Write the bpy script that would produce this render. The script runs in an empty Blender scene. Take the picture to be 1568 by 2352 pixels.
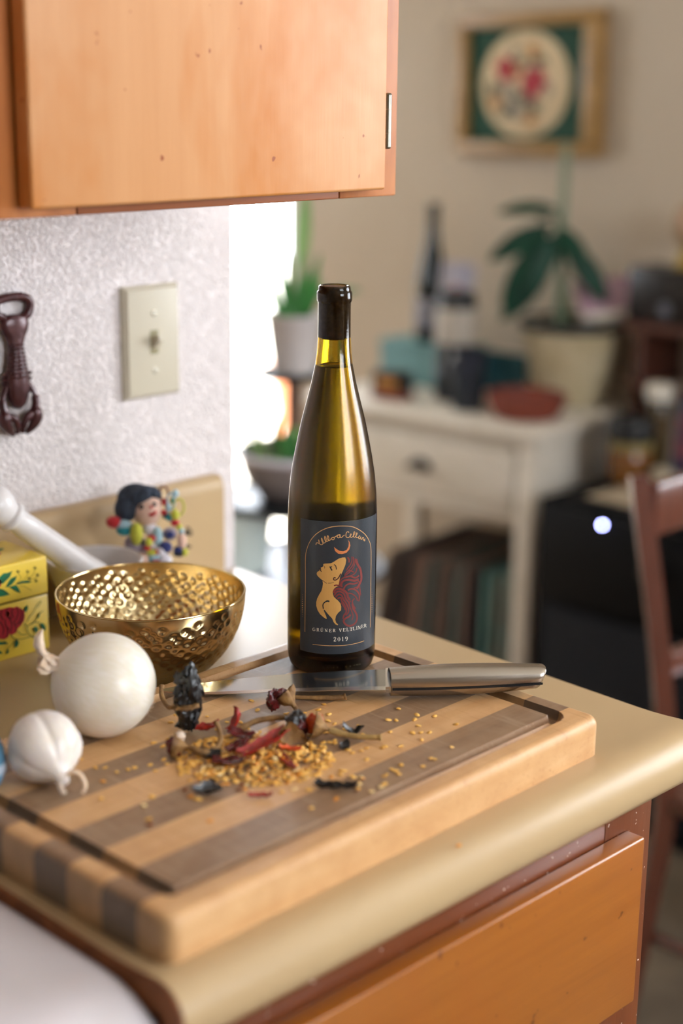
import bpy, bmesh, math, random
from mathutils import Vector, Matrix, Euler, kdtree, noise
from mathutils.geometry import delaunay_2d_cdt

PI = math.pi
R = math.radians
scene = bpy.context.scene
COL = scene.collection
rng = random.Random(7)

# ------------------------------------------------------------------ camera, world, light, exposure
# metres; X runs along the kitchen wall, Y towards it, z = 0 is the top of the cutting board
CAM_POS = Vector((0.0, 0.0, 0.4952))
YAW, PITCH, ROLL, FPX = 0.79107, 0.26698, 0.01119, 3634.1
fw = Vector((math.sin(YAW) * math.cos(PITCH), math.cos(YAW) * math.cos(PITCH), -math.sin(PITCH)))
rt = Vector((math.cos(YAW), -math.sin(YAW), 0.0))
up = rt.cross(fw)
r2 = rt * math.cos(ROLL) + up * math.sin(ROLL)
u2 = -rt * math.sin(ROLL) + up * math.cos(ROLL)
cam_data = bpy.data.cameras.new('camera')
cam_data.sensor_fit = 'VERTICAL'
cam_data.sensor_height = 36.0
cam_data.lens = FPX / 2352.0 * 36.0
cam_data.clip_start = 0.02
cam_data.clip_end = 200.0
cam_data.dof.use_dof = True
cam_data.dof.focus_distance = 1.338
cam_data.dof.aperture_fstop = 2.15
cam = bpy.data.objects.new('camera', cam_data)
COL.objects.link(cam)
cam.matrix_world = Matrix(((r2.x, u2.x, -fw.x, CAM_POS.x), (r2.y, u2.y, -fw.y, CAM_POS.y),
                           (r2.z, u2.z, -fw.z, CAM_POS.z), (0, 0, 0, 1)))
scene.camera = cam

FLOOR, CEIL = -0.95, 1.55
world = bpy.data.worlds.new('sky')
scene.world = world
world.use_nodes = True
bg = world.node_tree.nodes['Background']
bg.inputs['Color'].default_value = (0.86, 0.92, 1.0, 1)
bg.inputs['Strength'].default_value = 14.0

sun_d = bpy.data.lights.new('sun', 'SUN')
sun_d.energy = 22.0
sun_d.angle = R(0.6)
sun_d.color = (1.0, 0.93, 0.82)
sun = bpy.data.objects.new('sun', sun_d)
COL.objects.link(sun)
sun.rotation_euler = Vector((-0.72, -0.62, -0.80)).to_track_quat('-Z', 'Y').to_euler()

def portal(name, loc, direction, sx, sy):
    d = bpy.data.lights.new(name, 'AREA')
    d.shape = 'RECTANGLE'
    d.size, d.size_y = sx, sy
    d.cycles.is_portal = True
    o = bpy.data.objects.new(name, d)
    COL.objects.link(o)
    o.location = loc
    o.rotation_euler = Vector(direction).to_track_quat('-Z', 'Z').to_euler()
    return o

# daylight enters through these openings of the room (portals only guide the sky's own light)
DOOR_Y0, DOOR_Y1, DOOR_Z1 = 3.085, 4.75, 1.12            # glass door in the far wall
WIN_X0, WIN_X1, WIN_Z0, WIN_Z1 = 0.60, 1.90, 0.20, 1.42   # window in the wall behind and right of the camera
portal('door_daylight', (2.99, (DOOR_Y0 + DOOR_Y1) / 2, (FLOOR + DOOR_Z1) / 2), (-1, 0, 0), DOOR_Y1 - DOOR_Y0, DOOR_Z1 - FLOOR)
BWX0, BWX1, BWZ0, BWZ1 = 0.60, 1.80, 0.10, 1.15        # unseen back wall window, added to brighten the far wall
portal('added_window_daylight', ((BWX0 + BWX1) / 2, 5.06, (BWZ0 + BWZ1) / 2), (0, -1, 0), BWX1 - BWX0, BWZ1 - BWZ0)
FWY0, FWY1, FWZ0, FWZ1 = -0.85, 0.45, -0.05, 1.25        # window of the far wall, right of the view
portal('far_window_daylight', (2.99, (FWY0 + FWY1) / 2, (FWZ0 + FWZ1) / 2), (-1, 0, 0), FWY1 - FWY0, FWZ1 - FWZ0)
portal('window_daylight', ((WIN_X0 + WIN_X1) / 2, -1.76, (WIN_Z0 + WIN_Z1) / 2), (0, 1, 0), WIN_X1 - WIN_X0, WIN_Z1 - WIN_Z0)

scene.view_settings.view_transform = 'Standard'
scene.view_settings.look = 'None'
scene.view_settings.gamma = 1.0
scene.view_settings.use_curve_mapping = False
scene.view_settings.exposure = 0.29
scene.cycles.use_denoising = True
scene.cycles.use_light_tree = False
scene.cycles.max_bounces = 9
scene.cycles.transmission_bounces = 8
scene.cycles.diffuse_bounces = 3
scene.cycles.glossy_bounces = 3
scene.cycles.adaptive_threshold = 0.04
scene.cycles.sample_clamp_indirect = 6.0
scene.cycles.caustics_reflective = False
scene.cycles.caustics_refractive = False

# ------------------------------------------------------------------ helpers: colour and material
def lin(h):
    h = h.lstrip('#')
    out = []
    for i in (0, 2, 4):
        c = int(h[i:i + 2], 16) / 255.0
        out.append(c / 12.92 if c <= 0.04045 else ((c + 0.055) / 1.055) ** 2.4)
    return (out[0], out[1], out[2], 1.0)

def _mat(name):
    m = bpy.data.materials.new(name)
    m.use_nodes = True
    nt = m.node_tree
    return m, nt, nt.nodes['Principled BSDF']

def _coords(nt, scale=(1, 1, 1), rot=(0, 0, 0)):
    tc = nt.nodes.new('ShaderNodeTexCoord')
    mp = nt.nodes.new('ShaderNodeMapping')
    mp.inputs['Scale'].default_value = scale
    mp.inputs['Rotation'].default_value = rot
    nt.links.new(tc.outputs['Object'], mp.inputs['Vector'])
    return mp.outputs['Vector']

def _noise(nt, vec, scale, detail=4, rough=0.55, dist=0.0):
    n = nt.nodes.new('ShaderNodeTexNoise')
    n.inputs['Scale'].default_value = scale
    n.inputs['Detail'].default_value = detail
    n.inputs['Roughness'].default_value = rough
    n.inputs['Distortion'].default_value = dist
    nt.links.new(vec, n.inputs['Vector'])
    return n.outputs['Fac']

def _ramp(nt, fac, stops):
    r = nt.nodes.new('ShaderNodeValToRGB')
    el = r.color_ramp.elements
    while len(el) < len(stops):
        el.new(0.5)
    for e, (p, c) in zip(el, stops):
        e.position = p
        e.color = c
    nt.links.new(fac, r.inputs['Fac'])
    return r.outputs['Color']

def _mix(nt, fac, a, b, mode='MIX'):
    m = nt.nodes.new('ShaderNodeMix')
    m.data_type = 'RGBA'
    m.blend_type = mode
    for sock, val in ((m.inputs[0], fac), (m.inputs[6], a), (m.inputs[7], b)):
        if hasattr(val, 'node'):
            nt.links.new(val, sock)
        else:
            sock.default_value = val
    return m.outputs[2]

def _bump(nt, bsdf, height, strength, dist):
    b = nt.nodes.new('ShaderNodeBump')
    b.inputs['Strength'].default_value = strength
    b.inputs['Distance'].default_value = dist
    nt.links.new(height, b.inputs['Height'])
    nt.links.new(b.outputs['Normal'], bsdf.inputs['Normal'])

def mat(name, col, rough=0.5, metal=0.0, col2=None, nscale=20.0, stretch=(1, 1, 1), lo=0.35, hi=0.65,
        bump=None, spec=0.5, coat=0.0, trans=0.0, ior=1.5, emit=None, estr=0.0, sheen=0.0, sss=0.0, aniso=0.0):
    m, nt, b = _mat(name)
    b.inputs['Roughness'].default_value = rough
    b.inputs['Metallic'].default_value = metal
    b.inputs['Specular IOR Level'].default_value = spec
    b.inputs['Coat Weight'].default_value = coat
    b.inputs['Coat Roughness'].default_value = 0.12
    b.inputs['Transmission Weight'].default_value = trans
    b.inputs['IOR'].default_value = ior
    b.inputs['Sheen Weight'].default_value = sheen
    b.inputs['Anisotropic'].default_value = aniso
    if sss:
        b.inputs['Subsurface Weight'].default_value = sss
        b.inputs['Subsurface Radius'].default_value = (0.006, 0.004, 0.003)
    c1 = lin(col)
    b.inputs['Base Color'].default_value = c1
    if col2 or bump:
        vec = _coords(nt, stretch)
    if col2:
        f = _noise(nt, vec, nscale)
        nt.links.new(_ramp(nt, f, [(lo, c1), (hi, lin(col2))]), b.inputs['Base Color'])
    if bump:
        _bump(nt, b, _noise(nt, vec, bump[0], 5), bump[1], bump[2])
    if emit:
        b.inputs['Emission Color'].default_value = lin(emit)
        b.inputs['Emission Strength'].default_value = estr
    return m

def wood(name, c_light, c_dark, axis='X', grain=90.0, blotch=None, rough=0.45, coat=0.0, streak=0.5, bump=0.15, specks=None):
    """long-grain wood: stretched noise along one axis, optional blotches of worn finish"""
    m, nt, b = _mat(name)
    st = {'X': (0.06, 1, 1), 'Y': (1, 0.06, 1), 'Z': (1, 1, 0.06)}[axis]
    vec = _coords(nt, st)
    f = _noise(nt, vec, grain, 6, 0.6, 0.4)
    f2 = _noise(nt, vec, grain * 5.0, 3, 0.6)
    base = _ramp(nt, f, [(0.5 - streak / 2, lin(c_light)), (0.5 + streak / 2, lin(c_dark))])
    base = _mix(nt, _ramp(nt, f2, [(0.52, (0, 0, 0, 1)), (0.8, (0.35, 0.35, 0.35, 1))]), base, lin(c_dark))
    if blotch:
        v2 = _coords(nt, (1, 1, 1) if axis != 'Z' else (1, 1, 0.6))
        g = _noise(nt, v2, blotch[1], 4, 0.6, 0.3)
        base = _mix(nt, _ramp(nt, g, [(blotch[2], (0, 0, 0, 1)), (blotch[3], (1, 1, 1, 1))]), base, lin(blotch[0]))
    if specks:
        v3 = _coords(nt, (1, 1, 1))
        g = _noise(nt, v3, specks[1], 2, 0.5)
        base = _mix(nt, _ramp(nt, g, [(specks[2], (0, 0, 0, 1)), (specks[2] + 0.03, (1, 1, 1, 1))]), base, lin(specks[0]))
    nt.links.new(base, b.inputs['Base Color'])
    b.inputs['Roughness'].default_value = rough
    b.inputs['Coat Weight'].default_value = coat
    b.inputs['Coat Roughness'].default_value = 0.25
    _bump(nt, b, f2, bump, 0.0006)
    return m

# ------------------------------------------------------------------ helpers: meshes
class MB:
    """collects vertices and faces; build() links them as one mesh object"""
    def __init__(self):
        self.v, self.f = [], []

    def add(self, vs, fs, M=None):
        o = len(self.v)
        for p in vs:
            p = Vector(p)
            self.v.append(M @ p if M is not None else p)
        for f in fs:
            self.f.append([i + o for i in f])
        return self

    def box(self, x0, x1, y0, y1, z0, z1, M=None):
        vs = [(x0, y0, z0), (x1, y0, z0), (x1, y1, z0), (x0, y1, z0), (x0, y0, z1), (x1, y0, z1), (x1, y1, z1), (x0, y1, z1)]
        fs = [(0, 3, 2, 1), (4, 5, 6, 7), (0, 1, 5, 4), (1, 2, 6, 5), (2, 3, 7, 6), (3, 0, 4, 7)]
        return self.add(vs, fs, M)

    def rbox(self, x0, x1, y0, y1, z0, z1, r=0.002, seg=2, M=None):
        bm = bmesh.new()
        bmesh.ops.create_cube(bm, size=1.0)
        for v in bm.verts:
            v.co = Vector((x0 + (v.co.x + 0.5) * (x1 - x0), y0 + (v.co.y + 0.5) * (y1 - y0), z0 + (v.co.z + 0.5) * (z1 - z0)))
        bmesh.ops.bevel(bm, geom=list(bm.edges), offset=r, segments=seg, profile=0.5, affect='EDGES')
        bm.verts.index_update()
        self.add([v.co.copy() for v in bm.verts], [[v.index for v in f.verts] for f in bm.faces], M)
        bm.free()
        return self

    def lathe(self, prof, n=48, M=None, cap0=True, cap1=True, fn=None):
        vs, fs = [], []
        for k, (r, z) in enumerate(prof):
            for i in range(n):
                a = 2 * PI * i / n
                rr = r * fn(a, k) if fn else r
                vs.append((rr * math.cos(a), rr * math.sin(a), z))
        for k in range(len(prof) - 1):
            for i in range(n):
                j = (i + 1) % n
                fs.append((k * n + i, k * n + j, (k + 1) * n + j, (k + 1) * n + i))
        if cap0:
            fs.append([i for i in range(n)][::-1])
        if cap1:
            fs.append([(len(prof) - 1) * n + i for i in range(n)])
        return self.add(vs, fs, M)

    def sphere(self, c, r, nu=20, nv=12, M=None):
        if not hasattr(r, '__len__'):
            r = (r, r, r)
        vs = [(c[0], c[1], c[2] - r[2])]
        for k in range(1, nv):
            t = -PI / 2 + PI * k / nv
            for i in range(nu):
                a = 2 * PI * i / nu
                vs.append((c[0] + r[0] * math.cos(t) * math.cos(a), c[1] + r[1] * math.cos(t) * math.sin(a), c[2] + r[2] * math.sin(t)))
        vs.append((c[0], c[1], c[2] + r[2]))
        fs = []
        for i in range(nu):
            j = (i + 1) % nu
            fs.append((0, 1 + j, 1 + i))
            for k in range(nv - 2):
                a = 1 + k * nu
                fs.append((a + i, a + j, a + nu + j, a + nu + i))
            a = 1 + (nv - 2) * nu
            fs.append((a + i, a + j, len(vs) - 1))
        return self.add(vs, fs, M)

    def tube(self, pts, rad, n=8, M=None, flat=1.0):
        pts = [Vector(p) for p in pts]
        m = len(pts)
        rad = rad if hasattr(rad, '__len__') else [rad] * m
        vs, fs = [], []
        ref = None
        for k in range(m):
            t = (pts[min(k + 1, m - 1)] - pts[max(k - 1, 0)]).normalized()
            if ref is None:
                ref = Vector((0, 0, 1)) if abs(t.z) < 0.9 else Vector((1, 0, 0))
            a = t.cross(ref).normalized()
            b = a.cross(t).normalized()
            ref = b
            for i in range(n):
                w = 2 * PI * i / n
                vs.append(pts[k] + a * (rad[k] * math.cos(w)) + b * (rad[k] * flat * math.sin(w)))
        for k in range(m - 1):
            for i in range(n):
                j = (i + 1) % n
                fs.append((k * n + i, k * n + j, (k + 1) * n + j, (k + 1) * n + i))
        fs.append(list(range(n))[::-1])
        fs.append([(m - 1) * n + i for i in range(n)])
        return self.add(vs, fs, M)

    def extrude(self, poly, axis, a0, a1, M=None):
        """closed polygon (list of 2-tuples) extruded along 'x','y' or 'z'"""
        n = len(poly)
        put = {'x': lambda p, a: (a, p[0], p[1]), 'y': lambda p, a: (p[0], a, p[1]), 'z': lambda p, a: (p[0], p[1], a)}[axis]
        vs = [put(p, a0) for p in poly] + [put(p, a1) for p in poly]
        fs = [(i, (i + 1) % n, n + (i + 1) % n, n + i) for i in range(n)]
        fs.append(list(range(n))[::-1])
        fs.append([n + i for i in range(n)])
        return self.add(vs, fs, M)

    def build(self, name, material, parent=None, loc=None, rot=None, smooth=True, sharp=40, recalc=True):
        me = bpy.data.meshes.new(name)
        me.from_pydata([tuple(v) for v in self.v], [], self.f)
        if recalc:
            bm = bmesh.new()
            bm.from_mesh(me)
            bmesh.ops.recalc_face_normals(bm, faces=bm.faces)
            bm.to_mesh(me)
            bm.free()
        me.update()
        if smooth:
            me.polygons.foreach_set('use_smooth', [True] * len(me.polygons))
            me.set_sharp_from_angle(angle=R(sharp))
        me.materials.append(material)
        o = bpy.data.objects.new(name, me)
        COL.objects.link(o)
        if parent is not None:
            o.parent = parent
        if loc is not None:
            o.location = loc
        if rot is not None:
            o.rotation_euler = rot
        return o

def tag(o, label, cat, group=None):
    o['label'] = label
    o['category'] = cat
    if group:
        o['group'] = group
    return o

def struct(o):
    o['kind'] = 'structure'
    return o

def thing(name, label, cat, loc=(0, 0, 0), rotz=0.0, group=None, rot=None):
    o = bpy.data.objects.new(name, None)
    COL.objects.link(o)
    o.empty_display_size = 0.05
    o.location = loc
    o.rotation_euler = rot if rot is not None else (0, 0, rotz)
    return tag(o, label, cat, group)

def part(o, label):
    o['label'] = label
    return o

def catmull(pts, per=6):
    pts = [Vector(p) for p in pts]
    if len(pts) < 3:
        return pts
    out = []
    for i in range(len(pts) - 1):
        p0, p1, p2, p3 = pts[max(i - 1, 0)], pts[i], pts[i + 1], pts[min(i + 2, len(pts) - 1)]
        for k in range(per):
            t = k / per
            out.append(0.5 * ((2 * p1) + (p2 - p0) * t + (2 * p0 - 5 * p1 + 4 * p2 - p3) * t * t + (3 * p1 - p0 - 3 * p2 + p3) * t ** 3))
    out.append(pts[-1])
    return out

def fill2d(poly, step):
    """triangulated inside of a 2-D polygon, with grid points so that it can follow a curved surface"""
    pts = [Vector((p[0], p[1])) for p in poly]
    n = len(pts)
    xs = [p.x for p in pts]
    ys = [p.y for p in pts]
    def inside(x, y):
        c = False
        for i in range(n):
            a, b = pts[i], pts[i - 1]
            if (a.y > y) != (b.y > y) and x < (b.x - a.x) * (y - a.y) / (b.y - a.y) + a.x:
                c = not c
        return c
    extra = []
    x = min(xs) + step / 2
    while x < max(xs):
        y = min(ys) + step / 2
        while y < max(ys):
            if inside(x, y):
                extra.append(Vector((x, y)))
            y += step
        x += step
    res = delaunay_2d_cdt(pts + extra, [], [list(range(n))], 1, 1e-5)
    return res[0], res[2]

def ribbon2d(pts, w, per=5):
    c = catmull([(p[0], p[1], 0) for p in pts], per)
    vs, fs = [], []
    for i, p in enumerate(c):
        t = (c[min(i + 1, len(c) - 1)] - c[max(i - 1, 0)])
        t = t.normalized() if t.length > 1e-9 else Vector((1, 0, 0))
        nrm = Vector((-t.y, t.x, 0)) * (w / 2)
        vs += [p + nrm, p - nrm]
    for i in range(len(c) - 1):
        fs.append((2 * i, 2 * i + 1, 2 * i + 3, 2 * i + 2))
    return vs, fs

def blade_leaf(L, W, droop=0.3, fold=0.15, n=10, tip=1.0, twist=0.0, thick=0.0008):
    """leaf along +X, drooping towards -Z; returns verts, faces of a thin solid blade"""
    tops, bots = [], []
    ang = 0.0
    p = Vector((0, 0, 0))
    rows = []
    for k in range(n + 1):
        t = k / n
        w = W / 2 * (math.sin(PI * min(1.0, t * 0.94 + 0.05)) ** 0.75) * (1 if t < 0.97 else 0.3)
        tw = twist * t
        side = Vector((0, math.cos(tw), math.sin(tw)))
        nrm = Vector((math.sin(ang), 0, math.cos(ang)))
        rows.append([p + side * w + nrm * fold * w, p.copy(), p - side * w + nrm * fold * w, nrm])
        ang += droop / n
        p = p + Vector((math.cos(ang), 0, -math.sin(ang))) * (L / n)
    vs, fs = [], []
    for a, b, c, nrm in rows:
        vs += [a, b, c]
    m = len(vs)
    for a, b, c, nrm in rows:
        vs += [q - nrm * thick for q in (a, b, c)]
    for k in range(n):
        for j in range(2):
            i = 3 * k + j
            fs.append((i, i + 1, i + 4, i + 3))
            fs.append((m + i, m + i + 3, m + i + 4, m + i + 1))
        fs.append((3 * k, 3 * k + 3, m + 3 * k + 3, m + 3 * k))
        fs.append((3 * k + 2, m + 3 * k + 2, m + 3 * k + 5, 3 * k + 5))
    fs.append((0, m, m + 1, m + 2, 2, 1))
    e = 3 * n
    fs.append((e, e + 1, e + 2, m + e + 2, m + e + 1, m + e))
    return vs, fs

def frame_mat(loc, xdir, updir=(0, 0, 1)):
    x = Vector(xdir).normalized()
    z = Vector(updir)
    y = z.cross(x)
    if y.length < 1e-6:
        y = Vector((0, 1, 0)).cross(x)
    y.normalize()
    z = x.cross(y)
    return Matrix(((x.x, y.x, z.x, loc[0]), (x.y, y.y, z.y, loc[1]), (x.z, y.z, z.z, loc[2]), (0, 0, 0, 1)))
# ------------------------------------------------------------------ printed artwork (millimetres on the label and the tin)
LABEL_RIB=[('ink',0.91,[(-37.14,62.87),(-37.54,66.14),(-36.6,68.18),(-34.84,69.6)]),
('ink',1.56,[(-35.16,69.46),(-33.59,69.92),(-32.14,69.57)]),
('ink',1.04,[(-31.98,100.62),(-31.15,98.88),(-30.08,97.13)]),
('ink',0.59,[(-31.35,99.52),(-30.24,100.78)]),
('ink',0.65,[(-28.57,102.28),(-27.13,101.16),(-26.35,97.89)]),
('ink',0.33,[(-36.86,100.6),(-36.23,99.79),(-36.47,98.67)]),
('ink',0.59,[(-40.94,98.32),(-40.03,96.91),(-38.86,95.44)]),
('ink',0.39,[(-39.78,98.75),(-39.38,96.83)]),
('ink',0.39,[(-38.16,88.11),(-36.25,86.73),(-34.47,85.58)]),
('ink',0.33,[(-33.41,85.76),(-30.91,86.02),(-28.42,86.49)]),
('hairdark',0.91,[(-22.85,94.18),(-24.39,90.98),(-26.26,89.07),(-28.01,88.64),(-28.89,89.56),(-28.28,90.74),(-27.02,90.4)]),
('ink',0.39,[(-20.94,95.37),(-20.73,93.4),(-20.19,91.73)]),
('hair',1.3,[(-17.19,108.1),(-15.7,106.0),(-15.8,103.41)]),
('hair',0.98,[(-13.14,108.32),(-13.09,104.73),(-14.75,101.02),(-16.74,98.61),(-18.04,96.78)]),
('hair',1.04,[(-11.73,107.81),(-11.32,103.85),(-12.68,100.11),(-15.38,97.17),(-18.34,94.19),(-19.3,92.97)]),
('hair',0.91,[(-9.92,106.26),(-10.22,102.39),(-11.95,98.06),(-15.35,94.55),(-19.93,91.71)]),
('hair',2.22,[(-9.18,105.5),(-7.61,100.68),(-4.81,96.27),(-3.5,91.43),(-3.4,86.14),(-5.75,81.98),(-8.02,79.09)]),
('hair',1.11,[(-8.31,97.52),(-9.0,94.36),(-11.86,92.16),(-15.98,91.35)]),
('hair',1.56,[(-18.62,90.62),(-14.62,91.07),(-9.66,89.22),(-5.74,90.53)]),
('hair',1.04,[(-23.3,83.08),(-23.59,86.69),(-21.84,89.55),(-18.62,90.82)]),
('hair',1.82,[(-21.88,82.02),(-22.11,85.31),(-19.89,87.78),(-15.26,88.0),(-10.35,86.57),(-6.24,87.34)]),
('hair',1.43,[(-20.45,79.95),(-18.53,83.08),(-15.22,84.58),(-11.03,83.84),(-6.96,84.5)]),
('hair',1.43,[(-16.49,78.94),(-13.09,79.85),(-8.75,77.89),(-5.62,74.04),(-5.15,69.98),(-5.9,67.47)]),
('hair',1.11,[(-15.78,76.23),(-12.33,75.14),(-8.65,71.94),(-7.08,68.35)]),
('hair',0.91,[(-4.93,80.51),(-4.46,76.46),(-3.56,72.31)]),
('hair',1.96,[(-28.77,77.31),(-27.42,79.93),(-24.29,80.96),(-20.44,79.29),(-17.13,76.38),(-16.28,72.99),(-14.34,70.13)]),
('hair',1.43,[(-28.12,75.01),(-26.15,77.93),(-22.99,78.27),(-19.75,75.95),(-18.39,71.89),(-15.68,68.31),(-14.62,64.88)]),
('hair',1.3,[(-27.04,73.35),(-24.24,75.9),(-21.67,74.64),(-20.35,71.39),(-17.68,67.2),(-15.61,62.35),(-15.9,59.07),(-18.21,56.67)]),
('hair',1.3,[(-25.46,72.19),(-22.61,72.86),(-21.62,69.83),(-19.31,66.36),(-17.62,62.24),(-17.91,59.29),(-19.53,57.12),(-20.47,53.88)]),
('hair',0.91,[(-22.38,68.56),(-19.62,64.4),(-18.6,61.34)]),
('hair',1.63,[(-12.2,66.54),(-11.43,62.45),(-9.19,58.78),(-7.24,54.44),(-7.93,49.9),(-11.21,47.26),(-15.41,47.06),(-18.78,49.42),(-19.8,52.17),(-18.18,54.01),(-14.83,55.43),(-13.82,56.96)]),
('hair',0.91,[(-14.25,63.51),(-12.45,59.29),(-11.33,55.14),(-12.35,51.63)]),
('hair',1.11,[(-28.4,83.67),(-25.9,84.16),(-24.18,82.92)]),
('hair',1.17,[(-10.11,70.85),(-12.23,68.53),(-11.26,65.08),(-9.09,61.41)]),
('hair',1.17,[(-17.69,95.44),(-14.69,96.11),(-11.18,94.36)]),
('hair',1.04,[(-13.64,69.38),(-14.98,66.91),(-13.89,62.14)]),
('hair',0.98,[(-7.38,86.88),(-5.39,83.89),(-7.29,80.94),(-10.98,80.22)]),
('gold',0.59,[(-54.17,39.6),(-54.06,60.49),(-53.9,86.95),(-54.01,105.27),(-52.68,113.33),(-49.08,121.69),(-43.0,128.9),(-35.38,133.66),(-27.96,135.55),(-19.8,135.57),(-12.46,134.12),(-5.01,129.84),(1.06,124.82),(5.68,118.94),(8.47,113.04),(9.38,103.62),(9.63,83.73),(9.83,56.99),(9.98,40.13)]),
('gold',0.46,[(-46.51,29.85),(-37.07,29.95),(-26.93,29.88),(-16.55,29.82),(-6.45,30.07),(1.24,30.24)]),
('gold',0.62,[(-44.05,118.59),(-43.73,120.11),(-42.81,120.66),(-41.75,120.12),(-41.18,121.66),(-41.65,123.36),(-41.44,121.32),(-40.33,119.48),(-38.73,119.41),(-37.79,121.09),(-38.44,123.5),(-39.22,125.06),(-39.07,122.81),(-37.66,120.84),(-36.21,121.38),(-35.23,123.37),(-35.62,125.61),(-36.45,126.72),(-36.55,124.59),(-35.6,122.38),(-34.35,122.44),(-33.06,124.1),(-33.32,126.35),(-34.08,127.48),(-34.31,125.34),(-33.3,123.25),(-32.18,123.48),(-31.26,124.79),(-30.22,125.77),(-29.11,125.91),(-28.48,125.13),(-29.09,124.1),(-30.21,124.09),(-30.83,125.12),(-30.04,126.09),(-28.37,126.29),(-26.95,127.05),(-25.72,127.99),(-24.47,128.02),(-23.83,126.97),(-24.44,125.7),(-25.51,125.67),(-26.14,126.71),(-25.4,127.86),(-23.84,128.26),(-23.64,126.64),(-22.87,125.57),(-21.62,126.54),(-20.67,127.45),(-19.71,127.59)]),
('gold',0.59,[(-16.14,129.42),(-16.81,130.51),(-18.12,129.98),(-18.74,127.97),(-18.4,126.01),(-16.74,125.22),(-15.42,126.0),(-14.56,126.81),(-13.95,127.52),(-14.17,128.26),(-14.84,127.88),(-14.96,126.34),(-14.06,125.21),(-12.62,125.76),(-11.24,127.2),(-10.55,129.05),(-11.28,129.79),(-11.95,127.94),(-11.78,125.65),(-10.78,124.94),(-9.5,126.0),(-8.34,127.58),(-8.8,128.55),(-9.44,127.28),(-9.41,125.01),(-8.36,124.15),(-6.94,124.65),(-5.56,125.46),(-6.34,125.2),(-6.93,123.87),(-6.06,122.82),(-4.9,123.66),(-4.51,124.57),(-4.65,123.3),(-3.98,121.82),(-2.93,122.67),(-2.36,123.54),(-1.49,123.05),(-1.98,121.84),(-1.37,120.95),(-0.14,121.36),(0.39,121.9),(-0.04,120.95),(0.25,119.98),(-1.0,120.23)]),
('cream',0.52,[(-45.8,44.73),(-46.32,44.12),(-46.38,43.38),(-46.28,42.66),(-45.79,42.18)]),
('cream',0.21,[(-45.8,44.79),(-45.17,44.97),(-44.65,44.75),(-44.42,44.31)]),
('cream',0.21,[(-45.79,42.15),(-45.21,42.14),(-44.58,42.47)]),
('cream',0.52,[(-44.46,42.34),(-44.47,43.42)]),
('cream',0.21,[(-44.99,43.38),(-44.02,43.51)]),
('cream',0.52,[(-42.44,42.09),(-42.46,45.02)]),
('cream',0.21,[(-42.96,44.87),(-41.73,45.01)]),
('cream',0.21,[(-42.94,42.11),(-41.94,42.24)]),
('cream',0.47,[(-41.73,44.96),(-41.18,44.64),(-41.23,44.05),(-41.72,43.67)]),
('cream',0.21,[(-42.42,43.56),(-41.67,43.64)]),
('cream',0.47,[(-41.72,43.58),(-41.33,43.04),(-40.99,42.43)]),
('cream',0.21,[(-41.16,42.32),(-40.5,42.39)]),
('cream',0.52,[(-39.04,45.01),(-39.02,42.96),(-38.74,42.34),(-38.26,42.23)]),
('cream',0.21,[(-38.26,42.23),(-37.77,42.48),(-37.56,43.08),(-37.58,45.13)]),
('cream',0.21,[(-39.47,44.88),(-38.55,44.96)]),
('cream',0.21,[(-38.01,45.01),(-37.15,45.07)]),
('cream',0.41,[(-38.82,45.67),(-38.5,45.7)]),
('cream',0.41,[(-38.07,45.73),(-37.74,45.76)]),
('cream',0.21,[(-35.42,42.14),(-35.44,45.07)]),
('cream',0.52,[(-35.55,44.98),(-33.82,42.31)]),
('cream',0.21,[(-33.82,42.22),(-33.84,45.15)]),
('cream',0.21,[(-35.92,44.96),(-35.17,45.0)]),
('cream',0.21,[(-35.79,42.21),(-34.99,42.26)]),
('cream',0.21,[(-34.27,45.05),(-33.42,45.08)]),
('cream',0.52,[(-31.71,42.1),(-31.73,45.02)]),
('cream',0.21,[(-32.21,44.92),(-30.25,44.96)]),
('cream',0.21,[(-32.18,42.17),(-30.12,42.21)]),
('cream',0.21,[(-31.69,43.62),(-30.77,43.64)]),
('cream',0.21,[(-30.25,44.99),(-30.25,44.29)]),
('cream',0.21,[(-30.12,42.18),(-30.13,42.94)]),
('cream',0.21,[(-30.77,43.28),(-30.77,43.99)]),
('cream',0.52,[(-28.5,42.22),(-28.53,45.15)]),
('cream',0.21,[(-29.0,45.07),(-27.84,45.06)]),
('cream',0.21,[(-28.97,42.31),(-28.02,42.31)]),
('cream',0.47,[(-27.84,45.0),(-27.3,44.61),(-27.35,44.03),(-27.82,43.71)]),
('cream',0.21,[(-28.49,43.69),(-27.77,43.68)]),
('cream',0.47,[(-27.82,43.62),(-27.45,43.03),(-27.12,42.38)]),
('cream',0.21,[(-27.28,42.3),(-26.64,42.28)]),
('cream',0.52,[(-23.31,45.1),(-22.47,42.24)]),
('cream',0.21,[(-22.47,42.24),(-21.69,45.0)]),
('cream',0.21,[(-23.77,45.1),(-22.77,45.04)]),
('cream',0.21,[(-22.13,45.0),(-21.23,44.94)]),
('cream',0.52,[(-19.88,42.37),(-19.91,45.31)]),
('cream',0.21,[(-20.4,45.26),(-18.36,45.08)]),
('cream',0.21,[(-20.37,42.5),(-18.22,42.31)]),
('cream',0.21,[(-19.87,43.9),(-18.9,43.81)]),
('cream',0.21,[(-18.36,45.11),(-18.36,44.4)]),
('cream',0.21,[(-18.22,42.28),(-18.23,43.04)]),
('cream',0.21,[(-18.9,43.46),(-18.91,44.16)]),
('cream',0.52,[(-16.71,42.41),(-16.75,45.35)]),
('cream',0.21,[(-17.25,45.31),(-16.18,45.19)]),
('cream',0.21,[(-17.22,42.55),(-15.11,42.3)]),
('cream',0.21,[(-15.11,42.27),(-15.12,43.1)]),
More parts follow.
